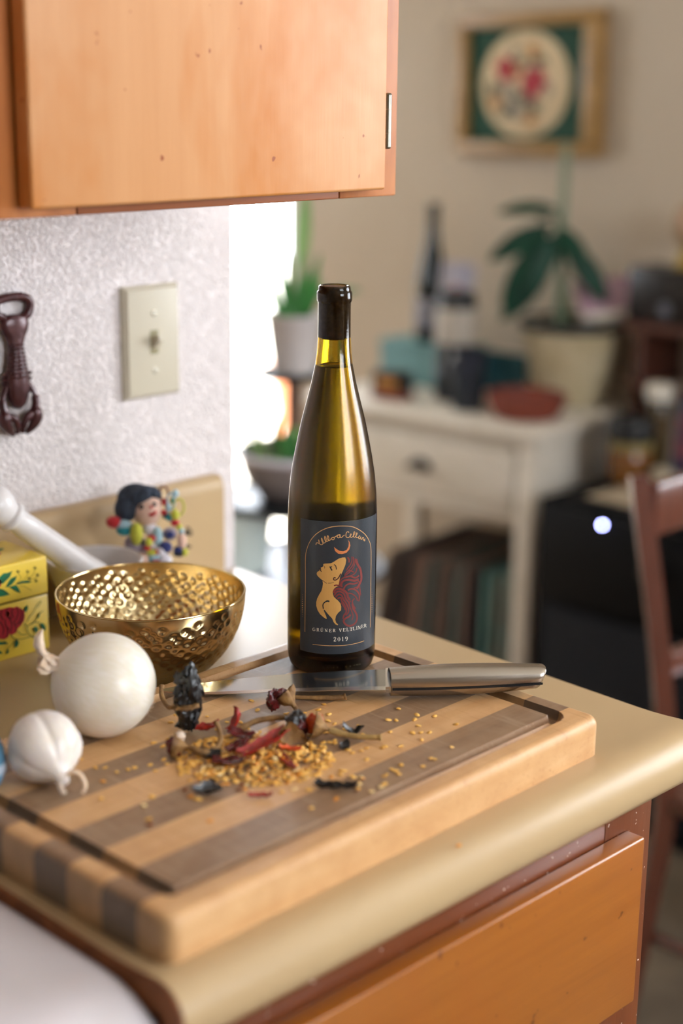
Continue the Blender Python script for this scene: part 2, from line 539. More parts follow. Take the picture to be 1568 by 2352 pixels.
('cream',0.52,[(-12.92,42.25),(-12.96,45.19)]),
('cream',0.21,[(-14.19,45.28),(-11.71,44.92)]),
('cream',0.21,[(-14.14,45.3),(-14.13,44.54)]),
('cream',0.21,[(-11.77,44.96),(-11.76,44.19)]),
('cream',0.21,[(-13.51,42.43),(-12.33,42.25)]),
('cream',0.52,[(-10.79,42.46),(-10.83,45.4)]),
('cream',0.21,[(-11.38,45.4),(-10.22,45.21)]),
('cream',0.21,[(-11.34,42.63),(-9.06,42.25)]),
('cream',0.21,[(-9.06,42.22),(-9.07,43.05)]),
('cream',0.52,[(-7.35,42.33),(-7.4,45.28)]),
('cream',0.21,[(-8.04,45.31),(-6.74,45.07)]),
('cream',0.21,[(-7.99,42.54),(-6.7,42.29)]),
('cream',0.21,[(-5.68,42.45),(-5.73,45.41)]),
('cream',0.52,[(-5.86,45.35),(-3.62,42.11)]),
('cream',0.21,[(-3.62,42.02),(-3.68,44.98)]),
('cream',0.21,[(-6.33,45.44),(-5.39,45.25)]),
('cream',0.21,[(-6.15,42.64),(-5.14,42.43)]),
('cream',0.21,[(-4.23,45.01),(-3.11,44.77)]),
('cream',0.52,[(-1.98,42.59),(-2.04,45.55)]),
('cream',0.21,[(-2.69,45.61),(0.06,44.97)]),
('cream',0.21,[(-2.63,42.83),(0.27,42.14)]),
('cream',0.21,[(-1.97,44.12),(-0.68,43.82)]),
('cream',0.21,[(0.06,45.0),(0.07,44.29)]),
('cream',0.21,[(0.27,42.11),(0.26,42.88)]),
('cream',0.21,[(-0.67,43.46),(-0.68,44.17)]),
('cream',0.52,[(1.36,42.59),(1.3,45.56)]),
('cream',0.21,[(0.59,45.64),(2.36,45.2)]),
('cream',0.21,[(0.65,42.86),(2.09,42.49)]),
('cream',0.47,[(2.36,45.14),(3.2,44.54),(3.13,43.97),(2.39,43.84)]),
('cream',0.21,[(1.37,44.06),(2.47,43.78)]),
('cream',0.47,[(2.39,43.75),(2.99,43.0),(3.51,42.21)]),
('cream',0.21,[(3.26,42.19),(4.3,41.91)]),
('cream',0.46,[(-28.06,36.64),(-27.78,37.45),(-27.14,37.63),(-26.5,37.23),(-26.49,36.45),(-26.95,35.57),(-27.75,34.62),(-28.04,34.08)]),
('cream',0.57,[(-28.09,34.08),(-26.29,34.05)]),
('cream',0.22,[(-26.29,33.93),(-26.12,34.78)]),
('cream',0.57,[(-24.47,34.78),(-24.63,35.76),(-24.49,36.72)]),
('cream',0.22,[(-24.49,36.72),(-24.06,37.51),(-23.77,37.58),(-23.47,37.48),(-23.02,36.65)]),
('cream',0.57,[(-23.02,36.65),(-22.87,35.67),(-23.0,34.71)]),
('cream',0.22,[(-23.0,34.71),(-23.44,33.92),(-23.73,33.86),(-24.03,33.95),(-24.47,34.78)]),
('cream',0.57,[(-20.44,33.76),(-20.48,37.64)]),
('cream',0.22,[(-21.07,37.1),(-20.48,37.52)]),
('cream',0.22,[(-21.04,33.92),(-19.84,33.83)]),
('cream',0.57,[(-17.87,35.92),(-18.03,36.6),(-17.79,37.27)]),
('cream',0.22,[(-17.79,37.27),(-17.18,37.51),(-16.62,37.14)]),
('cream',0.57,[(-16.62,37.22),(-16.3,36.33),(-16.35,35.36),(-16.83,34.25),(-17.6,33.83)]),
('cream',0.22,[(-17.87,35.92),(-17.15,35.49),(-16.42,35.87)])]
LABEL_POLY=[('skin',[(-19.16,108.26),(-21.73,108.24),(-24.57,107.46),(-27.05,105.84),(-29.22,104.42),(-31.07,103.43),(-33.25,103.18),(-35.75,102.94),(-37.2,102.66),(-37.64,101.98),(-37.44,100.76),(-38.25,99.85),(-39.53,99.23),(-39.98,98.61),(-39.78,97.71),(-40.61,97.5),(-41.13,96.67),(-40.8,96.18),(-41.77,95.76),(-42.75,94.87),(-43.27,93.51),(-42.87,92.25),(-41.74,90.86),(-40.1,89.58),(-38.16,88.11),(-37.69,85.2),(-38.11,81.89),(-39.05,78.53),(-40.97,75.07),(-42.59,71.6),(-43.43,68.2),(-43.4,64.9),(-42.18,61.08),(-39.86,57.68),(-37.27,55.58),(-34.71,53.88),(-34.21,54.3),(-34.73,56.4),(-36.54,60.59),(-36.94,62.55),(-35.73,61.5),(-32.22,57.16),(-29.69,54.55),(-28.4,51.23),(-26.81,49.08),(-24.9,48.36),(-24.59,49.15),(-26.19,50.53),(-27.03,53.2),(-26.56,56.51),(-24.7,59.43),(-22.17,61.61),(-22.08,64.91),(-22.75,67.59),(-24.81,70.33),(-26.72,72.03),(-28.3,73.69),(-29.26,76.0),(-29.29,78.95),(-28.37,80.92),(-26.82,82.34),(-24.94,83.14),(-24.33,85.42),(-23.14,91.9),(-21.58,95.08),(-20.02,98.89),(-18.76,102.05),(-18.28,105.92)]),
('moon',[(-28.72,117.71),(-27.75,114.15),(-25.24,111.83),(-22.08,111.25),(-18.23,112.08),(-15.61,114.76),(-14.64,118.22),(-15.36,121.21),(-16.92,123.43),(-16.02,120.63),(-16.31,117.42),(-17.93,114.65),(-20.83,113.57),(-24.01,114.19),(-26.53,115.75)]),
('gold',[(-56.74,72.39),(-56.83,72.21),(-57.03,72.09),(-57.24,72.12),(-57.33,72.26),(-57.24,72.44),(-57.04,72.56),(-56.83,72.54)]),
('gold',[(12.22,71.02),(12.15,70.88),(11.97,70.86),(11.79,70.98),(11.71,71.17),(11.78,71.32),(11.95,71.33),(12.14,71.21)]),
('gold',[(-56.64,70.49),(-56.75,70.25),(-57.02,70.1),(-57.29,70.13),(-57.41,70.32),(-57.3,70.56),(-57.03,70.71),(-56.75,70.68)]),
('gold',[(12.37,69.04),(12.28,68.85),(12.04,68.83),(11.8,68.99),(11.7,69.24),(11.79,69.43),(12.02,69.45),(12.27,69.29)]),
('gold',[(-56.54,68.59),(-56.68,68.3),(-57.01,68.11),(-57.35,68.15),(-57.49,68.38),(-57.35,68.68),(-57.02,68.87),(-56.68,68.83)]),
('gold',[(12.53,67.06),(12.41,66.82),(12.12,66.79),(11.82,66.99),(11.69,67.3),(11.8,67.54),(12.09,67.57),(12.39,67.36)]),
('gold',[(-56.44,66.69),(-56.6,66.34),(-57.0,66.12),(-57.4,66.16),(-57.57,66.44),(-57.41,66.8),(-57.0,67.02),(-56.6,66.98)]),
('gold',[(12.69,65.07),(12.55,64.79),(12.19,64.76),(11.83,65.0),(11.68,65.36),(11.81,65.65),(12.16,65.68),(12.52,65.44)]),
('gold',[(-56.34,64.79),(-56.53,64.38),(-56.99,64.12),(-57.46,64.17),(-57.66,64.5),(-57.46,64.91),(-56.99,65.17),(-56.53,65.12)]),
('gold',[(12.85,63.08),(12.68,62.75),(12.27,62.72),(11.85,63.0),(11.67,63.43),(11.82,63.76),(12.23,63.79),(12.65,63.51)]),
('gold',[(-56.24,62.89),(-56.45,62.42),(-56.98,62.13),(-57.51,62.18),(-57.74,62.55),(-57.52,63.02),(-56.98,63.32),(-56.45,63.26)]),
('gold',[(13.01,61.09),(12.82,60.72),(12.34,60.68),(11.87,61.0),(11.66,61.49),(11.83,61.86),(12.3,61.9),(12.79,61.58)]),
('gold',[(-56.32,60.94),(-56.5,60.53),(-56.97,60.27),(-57.44,60.32),(-57.63,60.65),(-57.44,61.06),(-56.97,61.32),(-56.51,61.27)]),
('gold',[(13.0,59.15),(12.83,58.82),(12.41,58.79),(11.99,59.07),(11.81,59.5),(11.96,59.83),(12.37,59.86),(12.8,59.58)]),
('gold',[(-56.39,59.0),(-56.56,58.64),(-56.96,58.42),(-57.36,58.46),(-57.53,58.74),(-57.36,59.1),(-56.96,59.32),(-56.56,59.28)]),
('gold',[(12.99,57.2),(12.84,56.92),(12.48,56.9),(12.12,57.14),(11.96,57.51),(12.09,57.79),(12.45,57.82),(12.82,57.57)]),
('gold',[(-56.47,57.05),(-56.61,56.75),(-56.94,56.57),(-57.28,56.6),(-57.43,56.84),(-57.29,57.14),(-56.95,57.32),(-56.61,57.29)]),
('gold',[(12.98,55.26),(12.86,55.02),(12.55,55.0),(12.25,55.21),(12.11,55.52),(12.23,55.75),(12.52,55.78),(12.84,55.57)]),
('gold',[(-56.55,55.1),(-56.66,54.86),(-56.93,54.71),(-57.21,54.74),(-57.32,54.93),(-57.21,55.17),(-56.94,55.32),(-56.67,55.29)]),
('gold',[(12.97,53.31),(12.87,53.12),(12.62,53.1),(12.37,53.27),(12.26,53.52),(12.36,53.71),(12.6,53.73),(12.85,53.56)]),
('gold',[(-56.63,53.15),(-56.72,52.97),(-56.92,52.85),(-57.13,52.87),(-57.22,53.02),(-57.13,53.2),(-56.93,53.32),(-56.72,53.3)]),
('gold',[(12.96,51.36),(12.88,51.22),(12.7,51.21),(12.5,51.33),(12.42,51.52),(12.49,51.67),(12.68,51.68),(12.87,51.55)])]
TIN_RIB=[('ink',0.5,[(789.3,49.1),(791.7,48.6)]),
('ink',0.5,[(789.3,49.1),(790.4,47.0)]),
('ink',0.5,[(789.3,49.1),(788.0,47.5)]),
('ink',0.5,[(789.3,49.1),(786.9,49.6)]),
('ink',0.5,[(789.3,49.1),(788.2,51.1)]),
('ink',0.5,[(789.3,49.1),(790.6,50.6)]),
('ink',0.5,[(799.8,46.8),(802.2,46.3)]),
('ink',0.5,[(799.8,46.8),(800.9,44.7)]),
('ink',0.5,[(799.8,46.8),(798.5,45.3)]),
('ink',0.5,[(799.8,46.8),(797.4,47.3)]),
('ink',0.5,[(799.8,46.8),(798.7,48.9)]),
('ink',0.5,[(799.8,46.8),(801.1,48.4)]),
('ink',0.5,[(808.1,48.7),(810.5,48.2)]),
('ink',0.5,[(808.1,48.7),(809.2,46.6)]),
('ink',0.5,[(808.1,48.7),(806.8,47.2)]),
('ink',0.5,[(808.1,48.7),(805.7,49.2)]),
('ink',0.5,[(808.1,48.7),(807.0,50.8)]),
('ink',0.5,[(808.1,48.7),(809.4,50.3)]),
('ink',0.5,[(810.7,41.2),(813.2,40.6)]),
('ink',0.5,[(810.7,41.2),(811.9,39.1)]),
('ink',0.5,[(810.7,41.2),(809.4,39.6)]),
('ink',0.5,[(810.7,41.2),(808.3,41.7)]),
('ink',0.5,[(810.7,41.2),(809.6,43.3)]),
('ink',0.5,[(810.7,41.2),(812.0,42.7)]),
('ink',0.5,[(801.3,39.5),(803.7,39.0)]),
('ink',0.5,[(801.3,39.5),(802.4,37.4)]),
('ink',0.5,[(801.3,39.5),(800.0,38.0)]),
('ink',0.5,[(801.3,39.5),(798.9,40.0)]),
('ink',0.5,[(801.3,39.5),(800.2,41.6)]),
('ink',0.5,[(801.3,39.5),(802.6,41.1)]),
('ink',0.5,[(808.6,35.9),(811.0,35.3)]),
('ink',0.5,[(808.6,35.9),(809.7,33.8)]),
('ink',0.5,[(808.6,35.9),(807.3,34.3)]),
('ink',0.5,[(808.6,35.9),(806.2,36.4)]),
('ink',0.5,[(808.6,35.9),(807.5,38.0)]),
('ink',0.5,[(808.6,35.9),(809.9,37.4)]),
('ink',0.33,[(787.4,38.1),(792.2,41.9),(789.2,47.5)]),
('ink',0.33,[(793.0,39.3),(798.7,42.2),(799.7,45.2)]),
('ink',0.33,[(798.5,39.7),(805.2,42.4),(808.0,47.1)]),
('ink',0.33,[(802.2,38.9),(807.8,38.5),(810.7,40.4)]),
('ink',0.33,[(790.0,34.7),(795.4,33.4),(799.0,30.6),(803.1,27.6)]),
('darkred',1.25,[(769.8,16.0),(768.6,10.5),(771.0,5.9)]),
('darkred',1.25,[(776.2,16.5),(774.1,12.5),(775.7,8.0),(780.2,5.3)]),
('darkred',1.25,[(781.6,14.9),(780.4,10.2),(782.0,5.7)]),
('darkred',1.25,[(786.2,15.0),(787.3,9.4),(785.7,4.8),(782.7,1.4)]),
('darkred',1.25,[(790.7,12.3),(790.8,6.1),(788.2,0.1),(784.4,-2.3)]),
('darkred',1.25,[(793.7,7.9),(792.0,1.7),(788.1,-2.4)]),
('darkred',1.25,[(772.9,6.2),(773.4,-0.5),(776.8,-5.4)]),
('darkred',1.25,[(777.4,6.0),(779.8,-1.2),(777.6,-8.1)]),
('darkred',1.25,[(767.4,5.1),(770.6,-2.2),(769.4,-8.5)]),
('darkred',1.25,[(775.2,-1.7),(774.9,-8.2),(772.8,-11.9)]),
('darkred',1.25,[(781.8,1.6),(784.2,-4.7),(783.6,-8.7)]),
('stemgreen',0.83,[(793.6,-2.9),(796.2,-6.8),(796.9,-12.0),(800.4,-17.0),(805.9,-20.1),(813.3,-24.9)]),
('stemgreen',0.67,[(796.7,-6.9),(800.1,-5.3),(805.7,-4.5),(811.3,-6.7)]),
('stemgreen',0.58,[(796.9,-2.0),(799.0,1.7),(804.3,5.4),(808.4,11.9),(813.3,14.9)]),
('stemgreen',0.58,[(801.9,-5.7),(806.8,-2.7),(809.8,1.6),(815.2,4.9)]),
('stemgreen',0.67,[(785.9,-8.5),(790.3,-13.3),(795.9,-14.2)]),
('stemgreen',0.67,[(778.4,-10.8),(781.9,-14.9),(789.2,-17.6),(799.4,-17.6)]),
('stemgreen',0.58,[(773.1,-24.3),(777.9,-20.6),(784.6,-16.4)]),
('stemgreen',0.5,[(803.2,-17.7),(804.3,-14.6),(805.8,-12.5)]),
('stemgreen',0.5,[(808.8,9.3),(811.2,11.3),(813.7,14.0)])]
TIN_POLY=[('green',[(767.5,40.9),(768.8,47.9),(773.4,50.9),(777.5,50.4),(783.0,51.0),(780.5,46.1),(776.7,43.7),(772.9,41.3)]),
('green',[(775.0,37.2),(777.9,41.0),(781.3,44.3),(787.7,45.3),(786.2,41.6),(782.8,38.7),(778.1,36.5)]),
('green',[(786.4,37.9),(792.0,39.1),(798.5,38.5),(803.9,36.1),(801.1,35.5),(794.7,36.5),(788.7,36.8)]),
('green',[(779.0,36.3),(782.7,36.7),(786.8,36.6),(789.4,32.7),(791.0,27.9),(786.9,29.6),(783.4,32.4)]),
('green',[(767.3,37.7),(772.6,35.3),(776.1,32.5),(779.1,28.9),(774.1,28.8),(766.9,29.3)]),
('red',[(767.8,47.3),(770.4,45.5),(771.2,42.1),(769.6,38.8),(767.4,38.9)]),
('red',[(765.3,17.8),(768.9,16.6),(773.4,16.8),(778.0,16.9),(783.4,15.2),(786.2,15.8),(790.7,12.7),(794.2,9.4),(794.7,4.3),(793.3,-0.3),(790.3,-3.7),(786.5,-6.1),(784.4,-9.8),(780.2,-10.8),(776.6,-9.5),(775.1,-12.4),(770.9,-13.0),(763.8,-10.4)]),
('olive',[(774.1,11.7),(776.0,12.9),(778.2,11.5),(777.6,8.4),(775.2,7.3),(773.8,9.3)]),
('green',[(793.8,9.5),(795.4,13.3),(798.2,14.4),(798.5,10.9),(796.5,7.2)]),
('green',[(807.7,-2.1),(808.9,1.8),(811.6,4.1),(810.7,-0.3)]),
('green',[(803.3,-11.9),(804.1,-9.1),(806.9,-9.0),(809.1,-12.5),(807.1,-16.2)]),
('green',[(811.0,-8.7),(812.2,-6.9),(815.5,-8.6),(817.5,-12.4),(817.1,-15.7),(813.8,-14.4)]),
('green',[(781.4,-24.0),(782.6,-18.4),(785.0,-17.0),(787.0,-20.4),(785.1,-24.1)]),
('green',[(772.4,-27.9),(773.1,-24.7),(774.8,-23.9),(775.6,-26.2),(774.3,-28.4)]),
('green',[(764.5,-13.9),(769.0,-15.4),(771.7,-15.3),(774.8,-18.5),(770.7,-18.3),(764.3,-17.2)]),
('green',[(764.0,-22.5),(767.6,-24.6),(767.9,-26.7),(763.8,-26.1)])]
# ------------------------------------------------------------------ materials of the room
def orange_peel(name, col):
    m, nt, b = _mat(name)
    b.inputs['Base Color'].default_value = lin(col)
    b.inputs['Roughness'].default_value = 0.42
    b.inputs['Specular IOR Level'].default_value = 0.35
    vec = _coords(nt)
    f = _noise(nt, vec, 290.0, 3, 0.5)
    h = _ramp(nt, f, [(0.42, (0, 0, 0, 1)), (0.62, (1, 1, 1, 1))])
    _bump(nt, b, h, 0.75, 0.0032)
    return m

m_kwall = orange_peel('textured_wall_paint', '#f3e9e6')
m_wall = mat('beige_wall_paint', '#bcae9b', 0.75, col2='#b5a590', nscale=1.5)
m_ceil = mat('ceiling_paint', '#e8e2d6', 0.9)
m_floor = mat('brown_carpet', '#75644f', 0.95, col2='#574938', nscale=6.0, bump=(400, 0.5, 0.004))
m_frame = mat('white_window_frame', '#e9e7e2', 0.45)
m_patio = mat('patio_concrete', '#d8d2c6', 0.9, col2='#c4beb0', nscale=3)

m, nt, b = _mat('window_glass')
nt.nodes.remove(b)
tr, gl, mx, fr = (nt.nodes.new('ShaderNodeBsdfTransparent'), nt.nodes.new('ShaderNodeBsdfGlossy'),
                  nt.nodes.new('ShaderNodeMixShader'), nt.nodes.new('ShaderNodeLayerWeight'))
gl.inputs['Roughness'].default_value = 0.0
pw = nt.nodes.new('ShaderNodeMath'); pw.operation = 'POWER'; pw.inputs[1].default_value = 4.0
sc_ = nt.nodes.new('ShaderNodeMath'); sc_.operation = 'MULTIPLY_ADD'; sc_.inputs[1].default_value = 0.8; sc_.inputs[2].default_value = 0.06
nt.links.new(fr.outputs['Facing'], pw.inputs[0]); nt.links.new(pw.outputs[0], sc_.inputs[0])
nt.links.new(sc_.outputs[0], mx.inputs[0])
nt.links.new(tr.outputs[0], mx.inputs[1])
nt.links.new(gl.outputs[0], mx.inputs[2])
nt.links.new(mx.outputs[0], nt.nodes['Material Output'].inputs['Surface'])
m_pane = m

# ------------------------------------------------------------------ room shell
KW_Y, KW_END = 1.295, 1.141        # kitchen wall plane and its free end
struct(MB().box(-1.72, 3.05, -1.82, 5.12, FLOOR - 0.1, FLOOR).build('floor', m_floor))
struct(MB().box(-1.72, 3.05, -1.82, 5.12, CEIL, CEIL + 0.1).build('ceiling', m_ceil))
kw = MB()
kw.rbox(-1.6, KW_END, KW_Y, KW_Y + 0.115, FLOOR, CEIL, 0.006, 3)
struct(kw.build('wall_left', m_kwall))
fwl = MB()
fwl.box(2.93, 3.05, -1.82, FWY0, FLOOR, CEIL)
fwl.box(2.93, 3.05, FWY1, DOOR_Y0, FLOOR, CEIL)
fwl.box(2.93, 3.05, FWY0, FWY1, FLOOR, FWZ0)
fwl.box(2.93, 3.05, FWY0, FWY1, FWZ1, CEIL)
fwl.box(2.93, 3.05, DOOR_Y1, 5.12, FLOOR, CEIL)
fwl.box(2.93, 3.05, DOOR_Y0, DOOR_Y1, DOOR_Z1, CEIL)
struct(fwl.build('wall_far', m_wall))
rw = MB()
rw.box(-1.72, WIN_X0, -1.82, -1.70, FLOOR, CEIL)
rw.box(WIN_X1, 2.93, -1.82, -1.70, FLOOR, CEIL)
rw.box(WIN_X0, WIN_X1, -1.82, -1.70, FLOOR, WIN_Z0)
rw.box(WIN_X0, WIN_X1, -1.82, -1.70, WIN_Z1, CEIL)
struct(rw.build('wall_right', m_wall))
struct(MB().box(-1.72, -1.60, -1.70, 5.0, FLOOR, CEIL).build('wall_behind', m_wall))
bw = MB()
bw.box(-1.60, BWX0, 5.0, 5.12, FLOOR, CEIL)
bw.box(BWX1, 2.93, 5.0, 5.12, FLOOR, CEIL)
bw.box(BWX0, BWX1, 5.0, 5.12, FLOOR, BWZ0)
bw.box(BWX0, BWX1, 5.0, 5.12, BWZ1, CEIL)
struct(bw.build('wall_back', m_wall))
struct(MB().box(2.915, 2.93, -1.70, DOOR_Y0 - 0.06, FLOOR, FLOOR + 0.08).build('baseboard_far', m_frame))

# sliding glass door
g = MB()
for y0, y1 in ((DOOR_Y0, DOOR_Y0 + 0.045), (DOOR_Y1 - 0.045, DOOR_Y1), (3.90, 3.96)):
    g.rbox(2.945, 3.03, y0, y1, FLOOR, DOOR_Z1, 0.004)
g.rbox(2.945, 3.03, DOOR_Y0, DOOR_Y1, DOOR_Z1 - 0.05, DOOR_Z1, 0.004)
g.rbox(2.945, 3.03, DOOR_Y0, DOOR_Y1, FLOOR, FLOOR + 0.05, 0.004)
dr = struct(g.build('door_1', m_frame))
for y0, y1 in ((DOOR_Y0 + 0.045, 3.90), (3.96, DOOR_Y1 - 0.045)):
    MB().box(2.985, 2.989, y0, y1, FLOOR + 0.05, DOOR_Z1 - 0.05).build('pane', m_pane, dr)
# window in the wall behind the camera's right shoulder
g = MB()
xm = (WIN_X0 + WIN_X1) / 2
for x0, x1 in ((WIN_X0, WIN_X0 + 0.05), (WIN_X1 - 0.05, WIN_X1), (xm - 0.03, xm + 0.03)):
    g.rbox(x0, x1, -1.80, -1.72, WIN_Z0, WIN_Z1, 0.004)
for z0, z1 in ((WIN_Z0, WIN_Z0 + 0.05), (WIN_Z1 - 0.05, WIN_Z1)):
    g.rbox(WIN_X0, WIN_X1, -1.80, -1.72, z0, z1, 0.004)
wn = struct(g.build('window_1', m_frame))
for x0, x1 in ((WIN_X0 + 0.05, xm - 0.03), (xm + 0.03, WIN_X1 - 0.05)):
    MB().box(x0, x1, -1.763, -1.759, WIN_Z0 + 0.05, WIN_Z1 - 0.05).build('pane', m_pane, wn)
g = MB()
xm = (BWX0 + BWX1) / 2
for x0, x1 in ((BWX0, BWX0 + 0.05), (BWX1 - 0.05, BWX1), (xm - 0.03, xm + 0.03)):
    g.rbox(x0, x1, 5.02, 5.10, BWZ0, BWZ1, 0.004)
for z0, z1 in ((BWZ0, BWZ0 + 0.05), (BWZ1 - 0.05, BWZ1)):
    g.rbox(BWX0, BWX1, 5.02, 5.10, z0, z1, 0.004)
wn = struct(g.build('added_window_2', m_frame))  # out-of-view window, added to light the dining room
for x0, x1 in ((BWX0 + 0.05, xm - 0.03), (xm + 0.03, BWX1 - 0.05)):
    MB().box(x0, x1, 5.055, 5.059, BWZ0 + 0.05, BWZ1 - 0.05).build('pane', m_pane, wn)
g = MB()
ym = (FWY0 + FWY1) / 2
for y0, y1 in ((FWY0, FWY0 + 0.05), (FWY1 - 0.05, FWY1), (ym - 0.03, ym + 0.03)):
    g.rbox(2.95, 3.03, y0, y1, FWZ0, FWZ1, 0.004)
for z0, z1 in ((FWZ0, FWZ0 + 0.05), (FWZ1 - 0.05, FWZ1)):
    g.rbox(2.95, 3.03, FWY0, FWY1, z0, z1, 0.004)
wn = struct(g.build('window_3', m_frame))
for y0, y1 in ((FWY0 + 0.05, ym - 0.03), (ym + 0.03, FWY1 - 0.05)):
    MB().box(2.985, 2.989, y0, y1, FWZ0 + 0.05, FWZ1 - 0.05).build('pane', m_pane, wn)
# outside the door
struct(MB().box(3.05, 9.0, -1.0, 12.0, FLOOR - 0.2, FLOOR - 0.05).build('floor_patio', m_patio))

# ------------------------------------------------------------------ wood finishes
m_door = wood('maple_door_finish', '#d69c66', '#c88950', 'Z', 60, ('#c47626', 6.5, 0.46, 0.64), 0.48, 0.06, 0.9, specks=('#9c4f1c', 62, 0.70))
m_face = wood('cabinet_frame_finish', '#bb7030', '#95501c', 'Z', 60, ('#c98248', 7, 0.5, 0.7), 0.5, 0.06, 0.7)
m_rail = wood('cabinet_rail_finish', '#a95f2a', '#82421a', 'X', 60, None, 0.5, 0.06, 0.7)
m_low = wood('drawer_front_finish', '#ac6722', '#8f5016', 'X', 60, ('#9f591b', 6, 0.45, 0.7), 0.33, 0.35, 0.7, specks=('#6e3a12', 75, 0.72))
m_lowf = wood('base_frame_finish', '#7c401a', '#602c10', 'X', 60, None, 0.38, 0.3, 0.7, specks=('#dcbfae', 150, 0.675))
m_lowv = wood('base_stile_finish', '#7c401a', '#602c10', 'Z', 60, None, 0.38, 0.3, 0.7, specks=('#dcbfae', 150, 0.675))
m_steel = mat('hinge_metal', '#8f8a7c', 0.3, 1.0)
m_dark = mat('dark_recess', '#22150d', 0.8)

# ------------------------------------------------------------------ wall cabinet (upper left)
CF, CB = 0.990, 0.3945                      # face plane Y, bottom z
t = thing('wall_cabinet', 'orange stained wall cabinet with a flat door hanging above the counter', 'cabinet', (0.86, KW_Y, CB))
ox, oy, oz = 0.86, KW_Y, CB
c = MB()
c.box(0.20 - ox, 1.066 - ox, CF + 0.02 - oy, 0, 0.006, 0.90)
c.build('carcass', m_face, t)
f = MB()
f.rbox(0.545 - ox, 0.715 - ox, CF - oy, CF + 0.019 - oy, 0, 0.90, 0.0015)
f.build('stile', m_face, t)
f = MB()
f.rbox(0.995 - ox, 1.0665 - ox, CF - oy, CF + 0.019 - oy, 0, 0.90, 0.0015)
part(f.build('stile', m_face, t), 'narrow pale edge of the cabinet frame beyond the hinge')
f = MB()
f.rbox(0.716 - ox, 0.994 - ox, CF - oy, CF + 0.019 - oy, 0, 0.045, 0.0015)
f.build('bottom_rail', m_rail, t)
f = MB()
f.rbox(0.20 - ox, 0.544 - ox, CF - oy, CF + 0.019 - oy, 0, 0.90, 0.0015)
f.build('left_panel', m_face, t)
DF = CF - 0.0185
f = MB()
f.rbox(0.663 - ox, 1.0335 - ox, DF - oy, CF - 0.0005 - oy, 0.0075, 0.86, 0.0025, 3)
dpart = part(f.build('door', m_door, t), 'honey coloured maple door with worn patches of finish')
# butt hinge on the right edge of the door
hx, hy = 1.0368, DF + 0.0022
for z0, z1 in ((0.4385, 0.450), (0.4503, 0.4703), (0.4706, 0.4825)):
    h = MB()
    h.tube([(hx - ox, hy - oy, z0 - CB), (hx - ox, hy - oy, z1 - CB)], 0.0032, 14)
    h.build('hinge_knuckle', m_steel, dpart)
h = MB()
h.sphere((hx - ox, hy - oy, 0.4830 - CB), (0.0032, 0.0032, 0.0014), 12, 6)
h.sphere((hx - ox, hy - oy, 0.4380 - CB), (0.0032, 0.0032, 0.0014), 12, 6)
h.build('hinge_tip', m_steel, dpart)

# ------------------------------------------------------------------ base cabinet with drawer (lower right)
LF = 0.668
t = thing('base_cabinet', 'reddish brown base cabinet with an orange drawer under the counter', 'cabinet', (0.79, LF, FLOOR))
ox, oy, oz = 0.79, LF, FLOOR
TOPZ = -0.0700
c = MB()
c.box(0.536 - ox, 1.049 - ox, 0.019, 0.60, 0.09, TOPZ - oz)
c.box(0.536 - ox, 1.049 - ox, 0.075, 0.60, 0.0, 0.09)
part(c.build('carcass', m_lowv, t), 'dark reddish side of the base cabinet')
f = MB(); f.rbox(0.984 - ox, 1.0495 - ox, 0.0, 0.0185, 0.09, TOPZ - oz, 0.0012); f.build('stile', m_lowv, t)
f = MB(); f.rbox(0.536 - ox, 0.575 - ox, 0.0, 0.0185, 0.09, TOPZ - oz, 0.0012); f.build('stile', m_lowv, t)
f = MB(); f.rbox(0.5755 - ox, 0.9835 - ox, 0.0, 0.0185, -0.125 - oz, TOPZ - oz, 0.0012); f.build('top_rail', m_lowf, t)
f = MB(); f.rbox(0.5755 - ox, 0.9835 - ox, 0.0, 0.0185, -0.285 - oz, -0.235 - oz, 0.0012); f.build('middle_rail', m_lowf, t)
f = MB(); f.rbox(0.5755 - ox, 0.9835 - ox, 0.0, 0.0185, 0.09, 0.13, 0.0012); f.build('bottom_rail', m_lowf, t)
f = MB(); f.rbox(0.560 - ox, 1.0135 - ox, -0.019, -0.0005, -0.2510 - oz, -0.0990 - oz, 0.0022, 3)
part(f.build('drawer', m_low, t), 'orange maple drawer front with a softened edge')
f = MB(); f.rbox(0.560 - ox, 1.0135 - ox, -0.019, -0.0005, 0.115, -0.281 - oz, 0.0022, 3)
f.build('door', m_low, t)

# ------------------------------------------------------------------ countertop with rolled edge and backsplash
CZ = -0.0345                                # counter surface
m_lam = mat('cream_laminate', '#bfa47b', 0.30, col2='#b99d76', nscale=3.0, spec=0.45)
m_core = mat('brown_board_core', '#8a4f24', 0.75, col2='#6e3c19', nscale=60)
t = thing('countertop', 'cream laminate countertop with rolled front lip and low backsplash', 'countertop', (0.80, 0.95, CZ))
ox, oy, oz = 0.80, 0.95, CZ
prof = [(1.2765, 0.0), (0.730, 0.0), (0.712, 0.0003), (0.697, 0.0012), (0.684, 0.0024), (0.674, 0.0030), (0.6665, 0.0024),
        (0.6600, 0.0002), (0.6545, -0.0042), (0.6505, -0.0100), (0.6484, -0.0165), (0.6476, -0.0230), (0.6482, -0.0290),
        (0.6500, -0.0335), (0.6535, -0.0350), (0.6680, -0.0350), (0.6680, -0.0190), (1.2765, -0.0190)]
def endx(y):
    return 1.1098 + 0.028 * (y - 0.816)
s = MB()
n = len(prof)
vs = [(0.528 - ox, y - oy, z) for y, z in prof] + [(endx(y) - ox, y - oy, z) for y, z in prof]
s.add(vs, [(i, (i + 1) % n, n + (i + 1) % n, n + i) for i in range(n)] + [list(range(n))[::-1], [n + i for i in range(n)]])
s.build('slab', m_lam, t, sharp=50)
